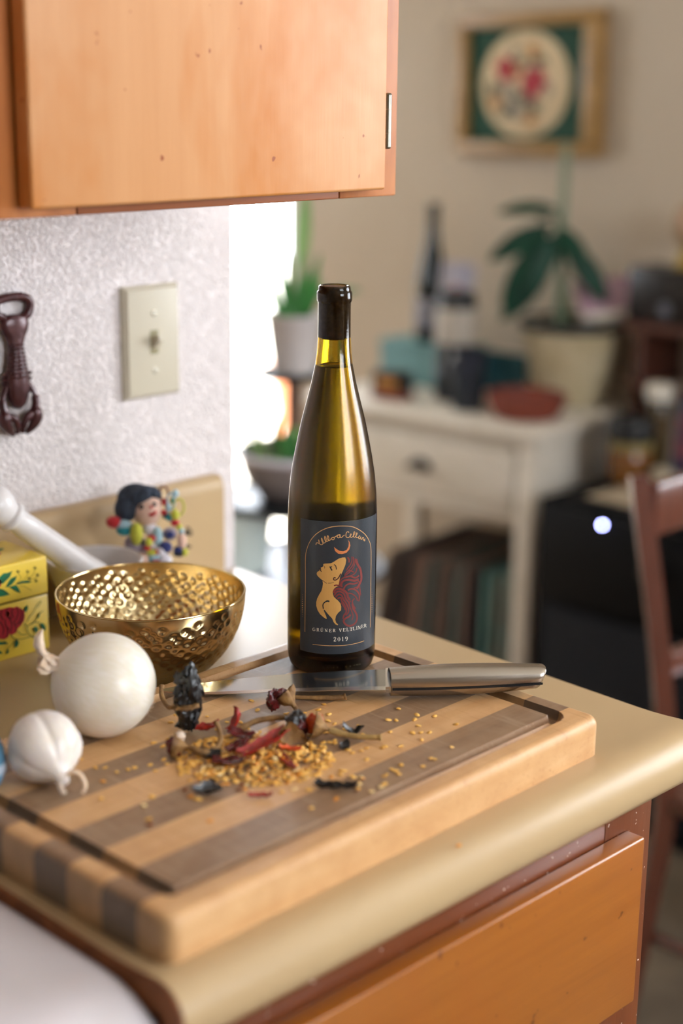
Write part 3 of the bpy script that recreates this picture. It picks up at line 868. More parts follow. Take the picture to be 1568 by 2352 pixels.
# unlaminated end towards the stove
e = MB()
vs = [(0.5262 - ox, y - oy, z - 0.0008) for y, z in prof] + [(0.5279 - ox, y - oy, z - 0.0008) for y, z in prof]
e.add(vs, [(i, (i + 1) % n, n + (i + 1) % n, n + i) for i in range(n)] + [list(range(n))[::-1], [n + i for i in range(n)]])
part(e.build('end_core', m_core, t), 'bare brown core at the stove end')
# dark red line of glue along the far end
e = MB()
vs = [(endx(y) + 0.0001 - ox, y - oy, z - 0.0007) for y, z in prof] + [(endx(y) + 0.0016 - ox, y - oy, z - 0.0007) for y, z in prof]
e.add(vs, [(i, (i + 1) % n, n + (i + 1) % n, n + i) for i in range(n)] + [list(range(n))[::-1], [n + i for i in range(n)]])
part(e.build('end_strip', m_core, t), 'thin brown seam of the far end cap')
bp = [(1.277, 0.0), (1.277, 0.092), (1.2775, 0.098), (1.2795, 0.104), (1.283, 0.1075), (1.287, 0.1085), (1.295, 0.1085), (1.295, 0.0)]
e = MB()
vs = [(0.528 - ox, y - oy, z) for y, z in bp] + [(1.1075 - ox, y - oy, z) for y, z in bp]
n = len(bp)
e.add(vs, [(i, (i + 1) % n, n + (i + 1) % n, n + i) for i in range(n)] + [list(range(n))[::-1], [n + i for i in range(n)]])
e.build('backsplash', m_lam, t, sharp=50)

# ------------------------------------------------------------------ stove at the lower left
m_enamel = mat('white_enamel', '#e3dde0', 0.22, spec=0.5)
t = thing('stove', 'white enamel stove beside the counter at lower left', 'stove', (0.145, 0.97, FLOOR))
ox, oy, oz = 0.145, 0.97, FLOOR
SZ = CZ - 0.0055
prof = [(1.270, 0.0), (0.725, 0.0), (0.705, -0.0010), (0.690, -0.0045), (0.677, -0.0110), (0.668, -0.0200), (0.6625, -0.0310), (0.6605, -0.0450),
        (0.6605, -0.085), (1.270, -0.085)]
n = len(prof)
s = MB()
vs = []
for x, dz, dy in ((-0.236, -0.010, 0.006), (-0.232, -0.002, 0.001), (-0.224, 0, 0), (0.5145, 0, 0), (0.5220, -0.0022, 0.0012), (0.5255, -0.009, 0.005)):
    vs += [(x - ox, y - oy + (dy if y < 0.72 else 0), SZ + z + (dz if z > -0.02 else dz * 0.2) - oz) for y, z in prof]
fs = []
for k in range(5):
    fs += [(k * n + i, k * n + (i + 1) % n, (k + 1) * n + (i + 1) % n, (k + 1) * n + i) for i in range(n)]
fs += [list(range(n))[::-1], [5 * n + i for i in range(n)]]
s.add(vs, fs)
s.build('cooktop', m_enamel, t, sharp=60)
s = MB(); s.rbox(-0.232 - ox, 0.5215 - ox, 0.685 - oy, 1.270 - oy, 0.08, SZ - 0.086 - oz, 0.006, 3); s.build('body', m_enamel, t)
s = MB(); s.rbox(-0.222 - ox, 0.512 - ox, 0.655 - oy, 0.684 - oy, 0.22, SZ - 0.15 - oz, 0.006, 3); s.build('oven_door', m_enamel, t)
s = MB()
s.tube([(-0.16 - ox, 0.615 - oy, 0.66), (0.45 - ox, 0.615 - oy, 0.66)], 0.011, 12)
for x in (-0.12, 0.41):
    s.tube([(x - ox, 0.655 - oy, 0.66), (x - ox, 0.615 - oy, 0.66)], 0.009, 10)
s.build('oven_handle', m_steel, t)
s = MB(); s.box(-0.20 - ox, 0.49 - ox, 0.72 - oy, 1.25 - oy, 0.0, 0.079); s.build('plinth', m_dark, t)
for bx, by in ((-0.05, 0.84), (0.31, 0.84), (-0.05, 1.12), (0.31, 1.12)):
    s = MB()
    s.lathe([(0.085, 0), (0.088, 0.003), (0.080, 0.006), (0.030, 0.006), (0.028, 0.001)], 32, Matrix.Translation((bx - ox, by - oy, SZ - oz)))
    s.build('burner', m_dark, t)

# ------------------------------------------------------------------ cutting board: nine glued strips with a juice groove
BA = 0.01885
X0, X1, Y0, Y1, BT = 0.5530, 1.0125, 0.6690, 0.9755, 0.0345
cx, cy = (X0 + X1) / 2, (Y0 + Y1) / 2
cb = thing('cutting_board', 'thick striped cutting board of maple and walnut with a juice groove', 'cutting board',
           (math.cos(BA) * cx - math.sin(BA) * cy, math.sin(BA) * cx + math.cos(BA) * cy, CZ), BA)
HX, HY = (X1 - X0) / 2, (Y1 - Y0) / 2
CR = 0.012
def sdrr(x, y, hx, hy, r):
    qx, qy = abs(x) - hx + r, abs(y) - hy + r
    return math.hypot(max(qx, 0), max(qy, 0)) + min(max(qx, qy), 0) - r
def bheight(x, y):
    sd = sdrr(x, y, HX, HY, CR)
    er = 0.0075
    z = BT
    if sd > -er:
        q = min(max((er + sd) / er, 0), 1)
        z -= er * (1 - math.sqrt(max(0, 1 - q * q)))
    d = abs(sdrr(x, y, HX - 0.0245, HY - 0.0245, 0.010))
    gw = 0.0060
    if d < gw:
        z -= 0.0085 * math.sqrt(1 - (d / gw) ** 3)
    return z
def clampb(x, y):
    ax, ay = HX - CR, HY - CR
    dx, dy = abs(x) - ax, abs(y) - ay
    if dx > 0 and dy > 0:
        h = math.hypot(dx, dy)
        if h > CR:
            dx, dy = dx / h * CR, dy / h * CR
            return math.copysign(ax + dx, x), math.copysign(ay + dy, y)
    return x, y
def span(a, b, step):
    k = max(1, int(math.ceil((b - a) / step)))
    return [a + (b - a) * i / k for i in range(k + 1)]
def fine(L, dense, dstep, cstep):
    out = [L[0]]
    cur = L[0]
    while cur < L[1] - 1e-9:
        st = dstep if any(a - 1e-9 <= cur < b - 1e-9 for a, b in dense) else cstep
        cur = min(cur + st, L[1])
        out.append(cur)
    return out
xs = fine((-HX, HX), [(-HX, -HX + 0.036), (HX - 0.036, HX)], 0.0012, 0.02)
xs = sorted(set([round(v, 5) for v in xs] + [round(HX - 0.036 + 0.0012 * i, 5) for i in range(31)]))
def board_wood(name, c1, c2, scratch, end):
    m, nt, b = _mat(name)
    vec = _coords(nt, (0.05, 1, 0.6))
    f = _noise(nt, vec, 110, 6, 0.6, 0.6)
    base = _ramp(nt, f, [(0.25, lin(c1)), (0.75, lin(c2))])
    v2 = _coords(nt, (1, 1, 1))
    g = _noise(nt, v2, 26, 5, 0.65, 0.4)
    base = _mix(nt, _ramp(nt, g, [(0.42, (0, 0, 0, 1)), (0.72, (0.55, 0.55, 0.55, 1))]), base, lin(scratch))
    v3 = _coords(nt, (1, 0.05, 1), (0, 0, 0.5))
    k = _noise(nt, v3, 420, 2, 0.5)
    base = _mix(nt, _ramp(nt, k, [(0.61, (0, 0, 0, 1)), (0.70, (0.6, 0.6, 0.6, 1))]), base, lin(scratch))
    tcn = nt.nodes.new('ShaderNodeTexCoord')          # darker end grain, plus painted shade on X-facing ends and groove walls
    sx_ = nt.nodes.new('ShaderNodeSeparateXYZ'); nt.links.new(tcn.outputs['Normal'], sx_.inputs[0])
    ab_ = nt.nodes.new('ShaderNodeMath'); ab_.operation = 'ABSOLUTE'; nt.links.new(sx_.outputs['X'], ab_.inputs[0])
    endgrain_shade = _ramp(nt, g, [(0.3, lin(end[0])), (0.7, lin(end[1]))])
    base = _mix(nt, _ramp(nt, ab_.outputs[0], [(0.45, (0, 0, 0, 1)), (0.85, (0.85, 0.85, 0.85, 1))]), base, endgrain_shade)
    nt.links.new(base, b.inputs['Base Color'])
    b.inputs['Roughness'].default_value = 0.42
    _bump(nt, b, f, 0.2, 0.0008)
    return m
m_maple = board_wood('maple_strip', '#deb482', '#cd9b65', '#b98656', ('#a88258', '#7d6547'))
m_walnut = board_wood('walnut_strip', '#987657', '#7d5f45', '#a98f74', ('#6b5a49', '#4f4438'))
bounds = [Y0, 0.6985, 0.7345, 0.7705, 0.8068, 0.8436, 0.8795, 0.9155, 0.9510, Y1]
for k in range(9):
    ya, yb = bounds[k] - cy, bounds[k + 1] - cy
    ys = span(ya, yb, 0.0014)
    s = MB()
    nx, ny = len(xs), len(ys)
    vs, fs = [], []
    for j, y in enumerate(ys):
        for x in xs:
            px, py = clampb(x, y)
            vs.append((px, py, bheight(px, py)))
    for j in range(ny - 1):
        for i in range(nx - 1):
            a = j * nx + i
            fs.append((a, a + 1, a + nx + 1, a + nx))
    ring = [i for i in range(nx)] + [j * nx + nx - 1 for j in range(1, ny)] + [(ny - 1) * nx + i for i in range(nx - 2, -1, -1)] + [j * nx for j in range(ny - 2, 0, -1)]
    o1 = len(vs)
    vs += [(vs[i][0], vs[i][1], 0.0015) for i in ring]
    o2 = len(vs)
    vs += [(vs[i][0] * 0.996, vs[i][1] - 0.0 , 0.0) for i in ring]
    L = len(ring)
    for i in range(L):
        j = (i + 1) % L
        fs.append((ring[i], o1 + i, o1 + j, ring[j]))
        fs.append((o1 + i, o2 + i, o2 + j, o1 + j))
    fs.append([o2 + i for i in range(L)])
    s.add(vs, fs)
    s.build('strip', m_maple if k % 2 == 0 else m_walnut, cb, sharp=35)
# ------------------------------------------------------------------ wine bottle
BOT = Vector((0.9246, 0.9250, 0.0))
RB = 0.0383
m, nt, b = _mat('olive_bottle_glass')
b.inputs['Base Color'].default_value = (0.97, 0.97, 0.95, 1)
b.inputs['Transmission Weight'].default_value = 1.0
b.inputs['IOR'].default_value = 1.48
vec = _coords(nt)
sepz = nt.nodes.new('ShaderNodeSeparateXYZ')
nt.links.new(vec, sepz.inputs[0])
mr = nt.nodes.new('ShaderNodeMapRange')            # chilled glass below the wine line is fogged
mr.inputs['From Min'].default_value = 0.270
mr.inputs['From Max'].default_value = 0.235
mr.inputs['To Min'].default_value = 0.05
mr.inputs['To Max'].default_value = 0.20
nt.links.new(sepz.outputs['Z'], mr.inputs['Value'])
fa = nt.nodes.new('ShaderNodeAttribute'); fa.attribute_name = 'fog'
fm = nt.nodes.new('ShaderNodeMath'); fm.operation = 'MULTIPLY'
nt.links.new(mr.outputs[0], fm.inputs[0]); nt.links.new(fa.outputs['Fac'], fm.inputs[1])
nt.links.new(fm.outputs[0], b.inputs['Roughness'])
_bump(nt, b, _noise(nt, vec, 700.0, 3, 0.5), 0.05, 0.0005)
va = nt.nodes.new('ShaderNodeVolumeAbsorption')
va.inputs['Color'].default_value = (0.872, 0.779, 0.0, 1)
va.inputs['Density'].default_value = 740.0
nt.links.new(va.outputs[0], nt.nodes['Material Output'].inputs['Volume'])
m_glass = m
m_wine = mat('white_wine', '#f6eec0', 0.0, trans=1.0, ior=1.34)
m_cork = mat('cork_stopper', '#7a5638', 0.8, col2='#5c3d24', nscale=200)
def label_stock(name):
    m, nt, b = _mat(name)
    b.inputs['Base Color'].default_value = lin('#2d343c')
    b.inputs['Roughness'].default_value = 0.36
    b.inputs['Coat Weight'].default_value = 0.35
    b.inputs['Coat Roughness'].default_value = 0.30
    _bump(nt, b, _noise(nt, _coords(nt), 900, 3, 0.6), 0.25, 0.0005)
    return m
m_label = label_stock('slate_label_paper')
PR = {'ink': mat('label_ink', '#23272b', 0.55), 'skin': mat('label_tan', '#cf9c55', 0.5), 'moon': mat('label_copper', '#d9824c', 0.4),
      'hair': mat('label_maroon', '#7d302c', 0.5), 'hairdark': mat('label_dark_maroon', '#43201c', 0.5),
      'gold': mat('label_gold', '#dba66c', 0.4), 'cream': mat('label_cream', '#ece4d2', 0.5)}

t = thing('wine_bottle', 'tall slender olive green wine bottle with a dark illustrated label on the cutting board', 'bottle', BOT)
outer = [(0.0, 0.016), (0.010, 0.0145), (0.021, 0.0085), (0.0275, 0.0022), (0.0312, 0.0), (0.0340, 0.0010), (0.0362, 0.0035), (0.0376, 0.0080), (RB, 0.0140),
         (RB, 0.06), (RB, 0.10), (RB, 0.128), (0.0380, 0.1405), (0.0373, 0.1560), (0.0357, 0.1716), (0.0331, 0.1876), (0.0300, 0.2035),
         (0.0267, 0.2189), (0.0227, 0.2346), (0.0188, 0.2502), (0.0157, 0.2653), (0.01445, 0.2752), (0.0137, 0.2880), (0.0135, 0.3007), (0.01355, 0.3165),
         (0.0137, 0.3178), (0.01445, 0.3186), (0.01455, 0.3200), (0.01455, 0.3252), (0.0144, 0.3262), (0.0134, 0.3270), (0.0133, 0.3290), (0.0129, 0.3307), (0.0120, 0.3314),
         (0.0103, 0.3312), (0.0097, 0.3300)]
inner = [(0.0097, 0.3290), (0.0108, 0.3180), (0.0108, 0.2880), (0.0114, 0.2780), (0.0126, 0.2653), (0.0155, 0.2502), (0.0195, 0.2346), (0.0236, 0.2189), (0.0269, 0.2035),
         (0.0300, 0.1876), (0.0326, 0.1716), (0.0342, 0.1560), (0.0350, 0.1405), (0.0353, 0.128), (0.0353, 0.06), (0.0350, 0.021), (0.0330, 0.0145), (0.0285, 0.0130), (0.0210, 0.0185), (0.010, 0.0245), (0.0, 0.026)]
g = MB(); g.lathe(outer[1:] + inner[:-1], 96, None, True, True)
gl_ = g.build('glass', m_glass, t, sharp=60)
fog = gl_.data.attributes.new('fog', 'FLOAT', 'POINT')      # 1 on the fogged outside, 0 on the clear inside
fog.data.foreach_set('value', [1.0 if k < (len(outer) - 1) * 96 else 0.0 for k in range(len(gl_.data.vertices))])
wine = [(0.0, 0.0256), (0.010, 0.0241), (0.0210, 0.0181), (0.0285, 0.0126), (0.0331, 0.0141), (0.0351, 0.021), (0.0354, 0.06), (0.0354, 0.128), (0.0351, 0.1405), (0.0343, 0.1560), (0.0327, 0.1716),
        (0.0301, 0.1876), (0.0270, 0.2035), (0.0237, 0.2189), (0.0196, 0.2346), (0.0156, 0.2502), (0.01268, 0.2650), (0.0118, 0.2640), (0.0, 0.2638)]
g = MB(); g.lathe(wine[1:-1], 72, None, True, True)
part(g.build('wine', m_wine, t, sharp=60), 'golden white wine filling the bottle to the neck')
g = MB(); g.lathe([(0.0100, 0.2872), (0.0109, 0.2882), (0.0109, 0.3178), (0.0099, 0.3285), (0.0096, 0.3302), (0.0088, 0.3305)], 32)
part(g.build('cork', m_cork, t), 'brown cork inside the neck')

def wrap(u, v, off):
    th = u / 38.5
    return Vector(((RB + off) * math.sin(th), -(RB + off) * math.cos(th), v / 1000.0))
lab = MB()
U0, U1, V0, V1 = -59.6, 19.6, 22.2, 139.6
nu, nv = 48, 8
vs, fs = [], []
for off in (0.00035, 0.00005):
    for j in range(nv + 1):
        for i in range(nu + 1):
            vs.append(wrap(U0 + (U1 - U0) * i / nu, V0 + (V1 - V0) * j / nv, off))
K = (nu + 1) * (nv + 1)
for j in range(nv):
    for i in range(nu):
        a = j * (nu + 1) + i
        fs.append((a, a + 1, a + nu + 2, a + nu + 1))
        fs.append((K + a, K + a + nu + 1, K + a + nu + 2, K + a + 1))
for i in range(nu):
    fs.append((i, K + i, K + i + 1, i + 1))
    a = nv * (nu + 1) + i
    fs.append((a, a + 1, K + a + 1, K + a))
for j in range(nv):
    a = j * (nu + 1)
    fs.append((a, a + nu + 1, K + a + nu + 1, K + a))
    a += nu
    fs.append((a, K + a, K + a + nu + 1, a + nu + 1))
lab.add(vs, fs)
label = part(lab.build('paper_label', m_label, t, sharp=50), 'slate grey paper label with a woman in profile, a moon and lettering')
bl = MB()
vs, fs = [], []
for off in (0.00030, 0.00005):
    for j in (22.2, 139.6):
        for i in range(25):
            vs.append(wrap(55.0 + 92.0 * i / 24, j, off))
for i in range(24):
    fs += [(i, i + 1, 26 + i, 25 + i), (50 + i, 75 + i, 76 + i, 51 + i), (i, 50 + i, 51 + i, i + 1), (25 + i, 26 + i, 76 + i, 75 + i)]
fs += [(0, 25, 75, 50), (24, 74, 99, 49)]
bl.add(vs, fs)
part(bl.build('back_label', m_label, t, sharp=50), 'plain slate back label seen dark through the wine')
layers = {'skin': 0.00045, 'moon': 0.00045, 'hair': 0.00048, 'gold': 0.00045, 'cream': 0.00045, 'ink': 0.00055, 'hairdark': 0.00055}
names = {'skin': 'face_print', 'moon': 'moon_print', 'hair': 'hair_print', 'gold': 'gold_print', 'cream': 'cream_lettering', 'ink': 'line_print', 'hairdark': 'curl_print'}
acc = {k: MB() for k in layers}
for colr, poly in LABEL_POLY:
    v, f = fill2d(poly, 2.0 if len(poly) > 10 else 50)
    acc[colr].add([wrap(p.x, p.y, layers[colr]) for p in v], f)
for colr, w, pts in LABEL_RIB:
    v, f = ribbon2d(pts, w, 5)
    acc[colr].add([wrap(p.x, p.y, layers[colr]) for p in v], f)
for k, mb in acc.items():
    mb.build(names[k], PR[k], label, smooth=False, recalc=False)
e = MB()
for u in (-37, -33.5, -28, -24.5, -17, -13, -9, -6, -3):
    p = wrap(u, 9.8, -0.0002)
    e.sphere(p, 0.0007, 8, 6)
e.build('embossing', m_glass, t)

# ------------------------------------------------------------------ hammered gold bowl
m, nt, b = _mat('hammered_brass')
b.inputs['Metallic'].default_value = 1.0
b.inputs['Roughness'].default_value = 0.20
nt.links.new(_ramp(nt, _noise(nt, _coords(nt), 25, 4), [(0.3, lin('#d9bd86')), (0.7, lin('#e0cba0'))]), b.inputs['Base Color'])
m_brass = m
BC = Vector((0.8400, 1.0697, CZ))
BH, BR = 0.0893, 0.0848
seeds = []
ga = PI * (3 - math.sqrt(5))
N = 640
for i in range(N):
    ph = math.acos(1 - (i + 0.5) / N)
    a = ga * i + rng.uniform(-0.03, 0.03)
    ph += rng.uniform(-0.012, 0.012)
    seeds.append(Vector((BR * math.sin(ph) * math.cos(a), BR * math.sin(ph) * math.sin(a), BH * (1 - math.cos(ph)))))
seeds = [s for s in seeds if 0.004 < s.z < BH - 0.0075]
kd = kdtree.KDTree(len(seeds))
for i, s in enumerate(seeds):
    kd.insert(s, i)
kd.balance()
def bowl_surface(scale, inset):
    nph, na = 96, 300
    vs = []
    for k in range(nph + 1):
        ph = 0.28 + (PI / 2 - 0.28) * k / nph
        for i in range(na):
            a = 2 * PI * i / na
            p = Vector((BR * math.sin(ph) * math.cos(a), BR * math.sin(ph) * math.sin(a), BH * (1 - math.cos(ph))))
            d = kd.find(p)[2]
            nrm = Vector((p.x, p.y, p.z - BH)).normalized()
            q = min(d / 0.0038, 1.0)
            dep = 0.0010 * (1 - q ** 3)
            if p.z > BH - 0.006:
                dep *= max(0, (BH - 0.003 - p.z) / 0.003)
            vs.append(p - nrm * (dep + inset))
    return vs, nph, na
vs, nph, na = bowl_surface(1, 0.0)
vi, _, _ = bowl_surface(1, 0.0016)
fs = []
o2 = len(vs)
for k in range(nph):
    for i in range(na):
        j = (i + 1) % na
        a = k * na
        fs.append((a + i, a + j, a + na + j, a + na + i))
        fs.append((o2 + a + i, o2 + a + na + i, o2 + a + na + j, o2 + a + j))
a = nph * na
for i in range(na):
    j = (i + 1) % na
    fs.append((a + i, a + j, o2 + a + j, o2 + a + i))
fs.append(list(range(na))[::-1])
fs.append([o2 + i for i in range(na)])
t = thing('brass_bowl', 'round hammered gold bowl standing behind the onion', 'bowl', BC)
dz = -min(v.z for v in vs)
w = MB(); w.add([v + Vector((0, 0, dz)) for v in vs + vi], fs)
w.build('hammered_body', m_brass, t, sharp=60)
w = MB()
w.tube([(BR * 0.993 * math.cos(2 * PI * i / 96), BR * 0.993 * math.sin(2 * PI * i / 96), BH + dz) for i in range(97)], 0.0010, 8)
w.build('rim', mat('polished_brass_rim', '#d9c08a', 0.15, 1.0), t)

# ------------------------------------------------------------------ onion and garlic
RTv, TCv = Vector((0.7031, -0.7111, 0)), Vector((-0.7111, -0.7031, 0))      # viewer's right; towards the viewer
def shard_mesh(L, W, curl, bend, seed, thick=0.0007, nl=10, nw=6, wr=0.0012, taper=0.5):
    """crinkled scrap of dried skin along +X, curled about X"""
    top, bot = [], []
    off = Vector((seed * 7.31, seed * 3.7, seed * 1.9))
    for i in range(nl + 1):
        s = i / nl
        hw = W / 2 * (0.35 + 0.65 * math.sin(PI * (0.12 + 0.80 * s)) ** taper) * (1 + 0.28 * noise.noise(Vector((s * 3.1, 0, 0)) + off))
        for j in range(nw + 1):
            q = (j / nw - 0.5) * 2
            a = q * curl / 2
            rad = hw / max(math.sin(min(abs(curl) / 2, 1.5)), 0.15)
            y = rad * math.sin(a)
            z = rad * (1 - math.cos(a)) + bend * L * (s - 0.5) ** 2 * 2
            jag = noise.noise(Vector((q * 2.3, s * 9, 4)) + off) * 0.10 * L * (abs(s - 0.5) * 2) ** 3
            p = Vector(((s - 0.5) * L + jag, y, z))
            p += Vector((0, 0.6, 1)) * wr * noise.noise(Vector((s * L * 260, q * W * 200, 1.7)) + off)
            top.append(p)
            bot.append(p - Vector((0, 0, thick)))
    fs = []
    K, w1 = len(top), nw + 1
    for i in range(nl):
        for j in range(nw):
            a = i * w1 + j
            fs.append((a, a + 1, a + w1 + 1, a + w1))
            fs.append((K + a, K + a + w1, K + a + w1 + 1, K + a + 1))
    for i in range(nl):
        for j in (0, nw):
            a = i * w1 + j
            fs.append((a, a + w1, K + a + w1, K + a))
    for j in range(nw):
        for i in (0, nl):
            a = i * w1 + j
            fs.append((a, a + 1, K + a + 1, K + a))
    return top + bot, fs

def onion_skin(name, c1, c2, c3):
    m, nt, b = _mat(name)
    vec = _coords(nt)
    sp = nt.nodes.new('ShaderNodeSeparateXYZ')
    nt.links.new(vec, sp.inputs[0])
    at = nt.nodes.new('ShaderNodeMath'); at.operation = 'ARCTAN2'
    nt.links.new(sp.outputs['Y'], at.inputs[0]); nt.links.new(sp.outputs['X'], at.inputs[1])
    cb_ = nt.nodes.new('ShaderNodeCombineXYZ')
    nt.links.new(at.outputs[0], cb_.inputs['X'])
    zz = nt.nodes.new('ShaderNodeMath'); zz.operation = 'MULTIPLY'; zz.inputs[1].default_value = 6.0
    nt.links.new(sp.outputs['Z'], zz.inputs[0]); nt.links.new(zz.outputs[0], cb_.inputs['Y'])
    f = _noise(nt, cb_.outputs[0], 16.0, 3, 0.5)
    base = _ramp(nt, f, [(0.35, lin(c1)), (0.70, lin(c2))])
    g = _noise(nt, vec, 35, 3)
    base = _mix(nt, _ramp(nt, g, [(0.45, (0, 0, 0, 1)), (0.8, (0.5, 0.5, 0.5, 1))]), base, lin(c3))
    nt.links.new(base, b.inputs['Base Color'])
    b.inputs['Roughness'].default_value = 0.30
    b.inputs['Subsurface Weight'].default_value = 0.35
    b.inputs['Subsurface Radius'].default_value = (0.010, 0.008, 0.005)
    _bump(nt, b, f, 0.08, 0.001)
    return m
m_onion = onion_skin('white_onion_skin', '#efe8dd', '#e6ddca', '#e2d6b9')
m_papery = mat('papery_skin', '#e9d8c8', 0.6, col2='#dcc09f', nscale=60, sss=0.3)
OR_ = 0.0408
OC = Vector((0.6875, 0.9370, 0.0402))
oax = (-RTv * 0.80 + Vector((0, 0, 0.52)) + TCv * 0.25).normalized()
t = thing('white_onion', 'large smooth white onion resting on the left of the cutting board', 'onion', OC - Vector((0, 0, 0.0402)))
Mo = Matrix.Translation((0, 0, 0.0402)) @ oax.to_track_quat('Z', 'Y').to_matrix().to_4x4()
prof = []
for k in range(41):
    a = -PI / 2 + PI * k / 40
    r = OR_ * math.cos(a)
    z = OR_ * 0.985 * math.sin(a)
    if k > 32:
        q = (k - 32) / 8
        z += 0.003 * q * q
    if k < 3:
        z += 0.0008
    prof.append((max(r, 0.0015), z))
g = MB(); g.lathe(prof, 72, None, fn=lambda a, k: 1 + 0.006 * math.sin(5 * a + 1) * math.cos((k - 20) / 20 * 1.4))
bulb = g.build('bulb', m_onion, t)
bulb.matrix_local = Mo
g = MB()
NB = Vector((0, 0, 0.0402)) + oax * (OR_ + 0.002)
UPv = Vector((0, 0, 1))
path = catmull([NB - oax * 0.010, NB - oax * 0.004, NB + oax * 0.003, NB + oax * 0.009 + UPv * 0.001, NB + oax * 0.013 + UPv * 0.006, NB + oax * 0.0135 + UPv * 0.013, NB + oax * 0.0105 + UPv * 0.021], 5)
rads = [0.0140, 0.0125, 0.0108, 0.0092, 0.0078, 0.0068] + [0.0060] * 6 + [0.0055] * 6 + [0.0052, 0.0056, 0.0060, 0.0062, 0.0066, 0.0064, 0.0060, 0.0056, 0.0050, 0.0042, 0.0030, 0.0020, 0.0012]
g.tube(path, rads[:len(path)], 14, None, 0.62)
for v in g.v:
    v += Vector((1, 0.7, 1)) * 0.0011 * noise.noise(v * 330)
for k, (a_, d_) in enumerate(((0.2, -0.7), (-0.5, -0.5), (0.7, -0.1))):
    v, f = shard_mesh(0.017, 0.011, 1.5, 0.3, 11 + k, 0.0004, 8, 5, 0.0016, 0.3)
    g.add(v, f, frame_mat(NB + oax * 0.005 + UPv * (d_ * 0.006) + TCv * 0.003, oax + UPv * d_ + TCv * a_ * 0.6, TCv + UPv * 0.3))
part(g.build('neck_tuft', m_papery, t, sharp=80), 'dry papery tuft at the neck of the onion')
g = MB()
for k in range(9):
    a = k * 0.7
    g.tube([(0.002 * math.cos(a), 0.002 * math.sin(a), -OR_ + 0.002), (0.004 * math.cos(a), 0.004 * math.sin(a), -OR_ - 0.001), (0.006 * math.cos(a + .5), 0.006 * math.sin(a + .5), -OR_ - 0.002)], 0.0003, 5, Mo)
g.build('root', m_papery, t)

m_garlic = onion_skin('garlic_skin', '#eee6df', '#e2d7d0', '#e6d9c0')
GC = Vector((0.6045, 0.8985, 0.0))
t = thing('garlic_bulb', 'small white garlic bulb in front of the onion', 'garlic', GC)
gax = (TCv * 0.72 + RTv * 0.52 + Vector((0, 0, -0.46))).normalized()
Mg = Matrix.Translation((0, 0, 0.0262)) @ gax.to_track_quat('Z', 'Y').to_matrix().to_4x4()
prof = [(0.002, -0.0225), (0.006, -0.0235), (0.0085, -0.0225), (0.0135, -0.0215), (0.0190, -0.0180), (0.0235, -0.0120), (0.0262, -0.0050), (0.0268, 0.0020), (0.0255, 0.0090),
        (0.0222, 0.0150), (0.0175, 0.0200), (0.0125, 0.0240), (0.0082, 0.0275), (0.0056, 0.0310), (0.0046, 0.0345), (0.0040, 0.0360)]
def clove(a, k):
    q = math.sin(PI * min(max((k - 1) / 13, 0), 1))
    return 1 + q * (0.13 * abs(math.cos(2.5 * a + 0.4)) ** 0.55 - 0.10 + 0.03 * math.sin(a * 3 + 1))
g = MB(); g.lathe(prof, 80, None, fn=clove)
bulb = g.build('bulb', m_garlic, t, sharp=70)
bulb.matrix_local = Mg
g = MB()
tipw = Mg @ Vector((0, 0, 0.033))
loop = [tipw, tipw + RTv * 0.006 + Vector((0, 0, 0.006)), tipw + RTv * 0.0125 + Vector((0, 0, 0.0045)), tipw + RTv * 0.0165 + Vector((0, 0, -0.003)) + TCv * 0.002, tipw + RTv * 0.0145 + Vector((0, 0, -0.0085)) + TCv * 0.003]
g.tube(catmull(loop, 6), 0.0023, 8, None, 0.55)
loop = [tipw, tipw - RTv * 0.002 + Vector((0, 0, -0.002)) + TCv * 0.003, tipw + RTv * 0.002 + Vector((0, 0, -0.0085)) + TCv * 0.006]
g.tube(catmull(loop, 6), 0.0021, 8, None, 0.5)
zmin = min(v.z for v in g.v)
if zmin < 0.0006:
    for v in g.v:
        if v.z < 0.0006:
            v.z = 0.0006
part(g.build('neck_curl', m_papery, t, sharp=80), 'curled strip of dry skin at the garlic neck')
g = MB(); g.lathe([(0.001, -0.0262), (0.006, -0.0252), (0.0075, -0.0238), (0.0060, -0.0225)], 20, Mg)
g.build('root_plate', m_papery, t)

# ------------------------------------------------------------------ knife
m_blade = mat('blade_steel', '#b9b8b5', 0.12, 1.0, bump=(900, 0.02, 0.0002), stretch=(1, 0.05, 1))
m_edge = mat('edge_steel', '#e4e1db', 0.22, 1.0)
m_handle = mat('brushed_handle_steel', '#b3aaa0', 0.24, 1.0, bump=(1400, 0.05, 0.0002), stretch=(0.04, 1, 1))
m_black = mat('black_inlay', '#12161a', 0.4)
t = thing('kitchen_knife', 'stainless steel kitchen knife lying across the cutting board in front of the bottle', 'knife', (0.9041, 0.8363, 0.0))
org = Vector((0.9041, 0.8363, 0.0))
H0, H1 = Vector((0.9041, 0.8363, 0.0128)), Vector((1.0040, 0.7556, 0.0140))
ha = (H1 - H0).normalized()
hs = Vector((-ha.y, ha.x, 0)).normalized()          # away from the viewer
if hs.dot(TCv) > 0:
    hs = -hs
hn = ha.cross(hs)
if hn.z < 0:
    hn = -hn
HL = (H1 - H0).length
def hsec(s):
    """half height and half width of the handle at s in 0..1"""
    a = 0.0102 + 0.0023 * math.sin(PI * min(1, s * 0.9 + 0.1)) - 0.0008 * s
    w = 0.0108 + 0.0030 * math.sin(PI * min(1, s * 0.85 + 0.12))
    return a, w
g = MB()
vs, fs = [], []
NS, NA = 26, 28
stations = [0.0, 0.004] + [i / 24 for i in range(1, 24)] + [0.985, 0.997, 1.0]
shr = {0: 0.86, 1: 1.0}
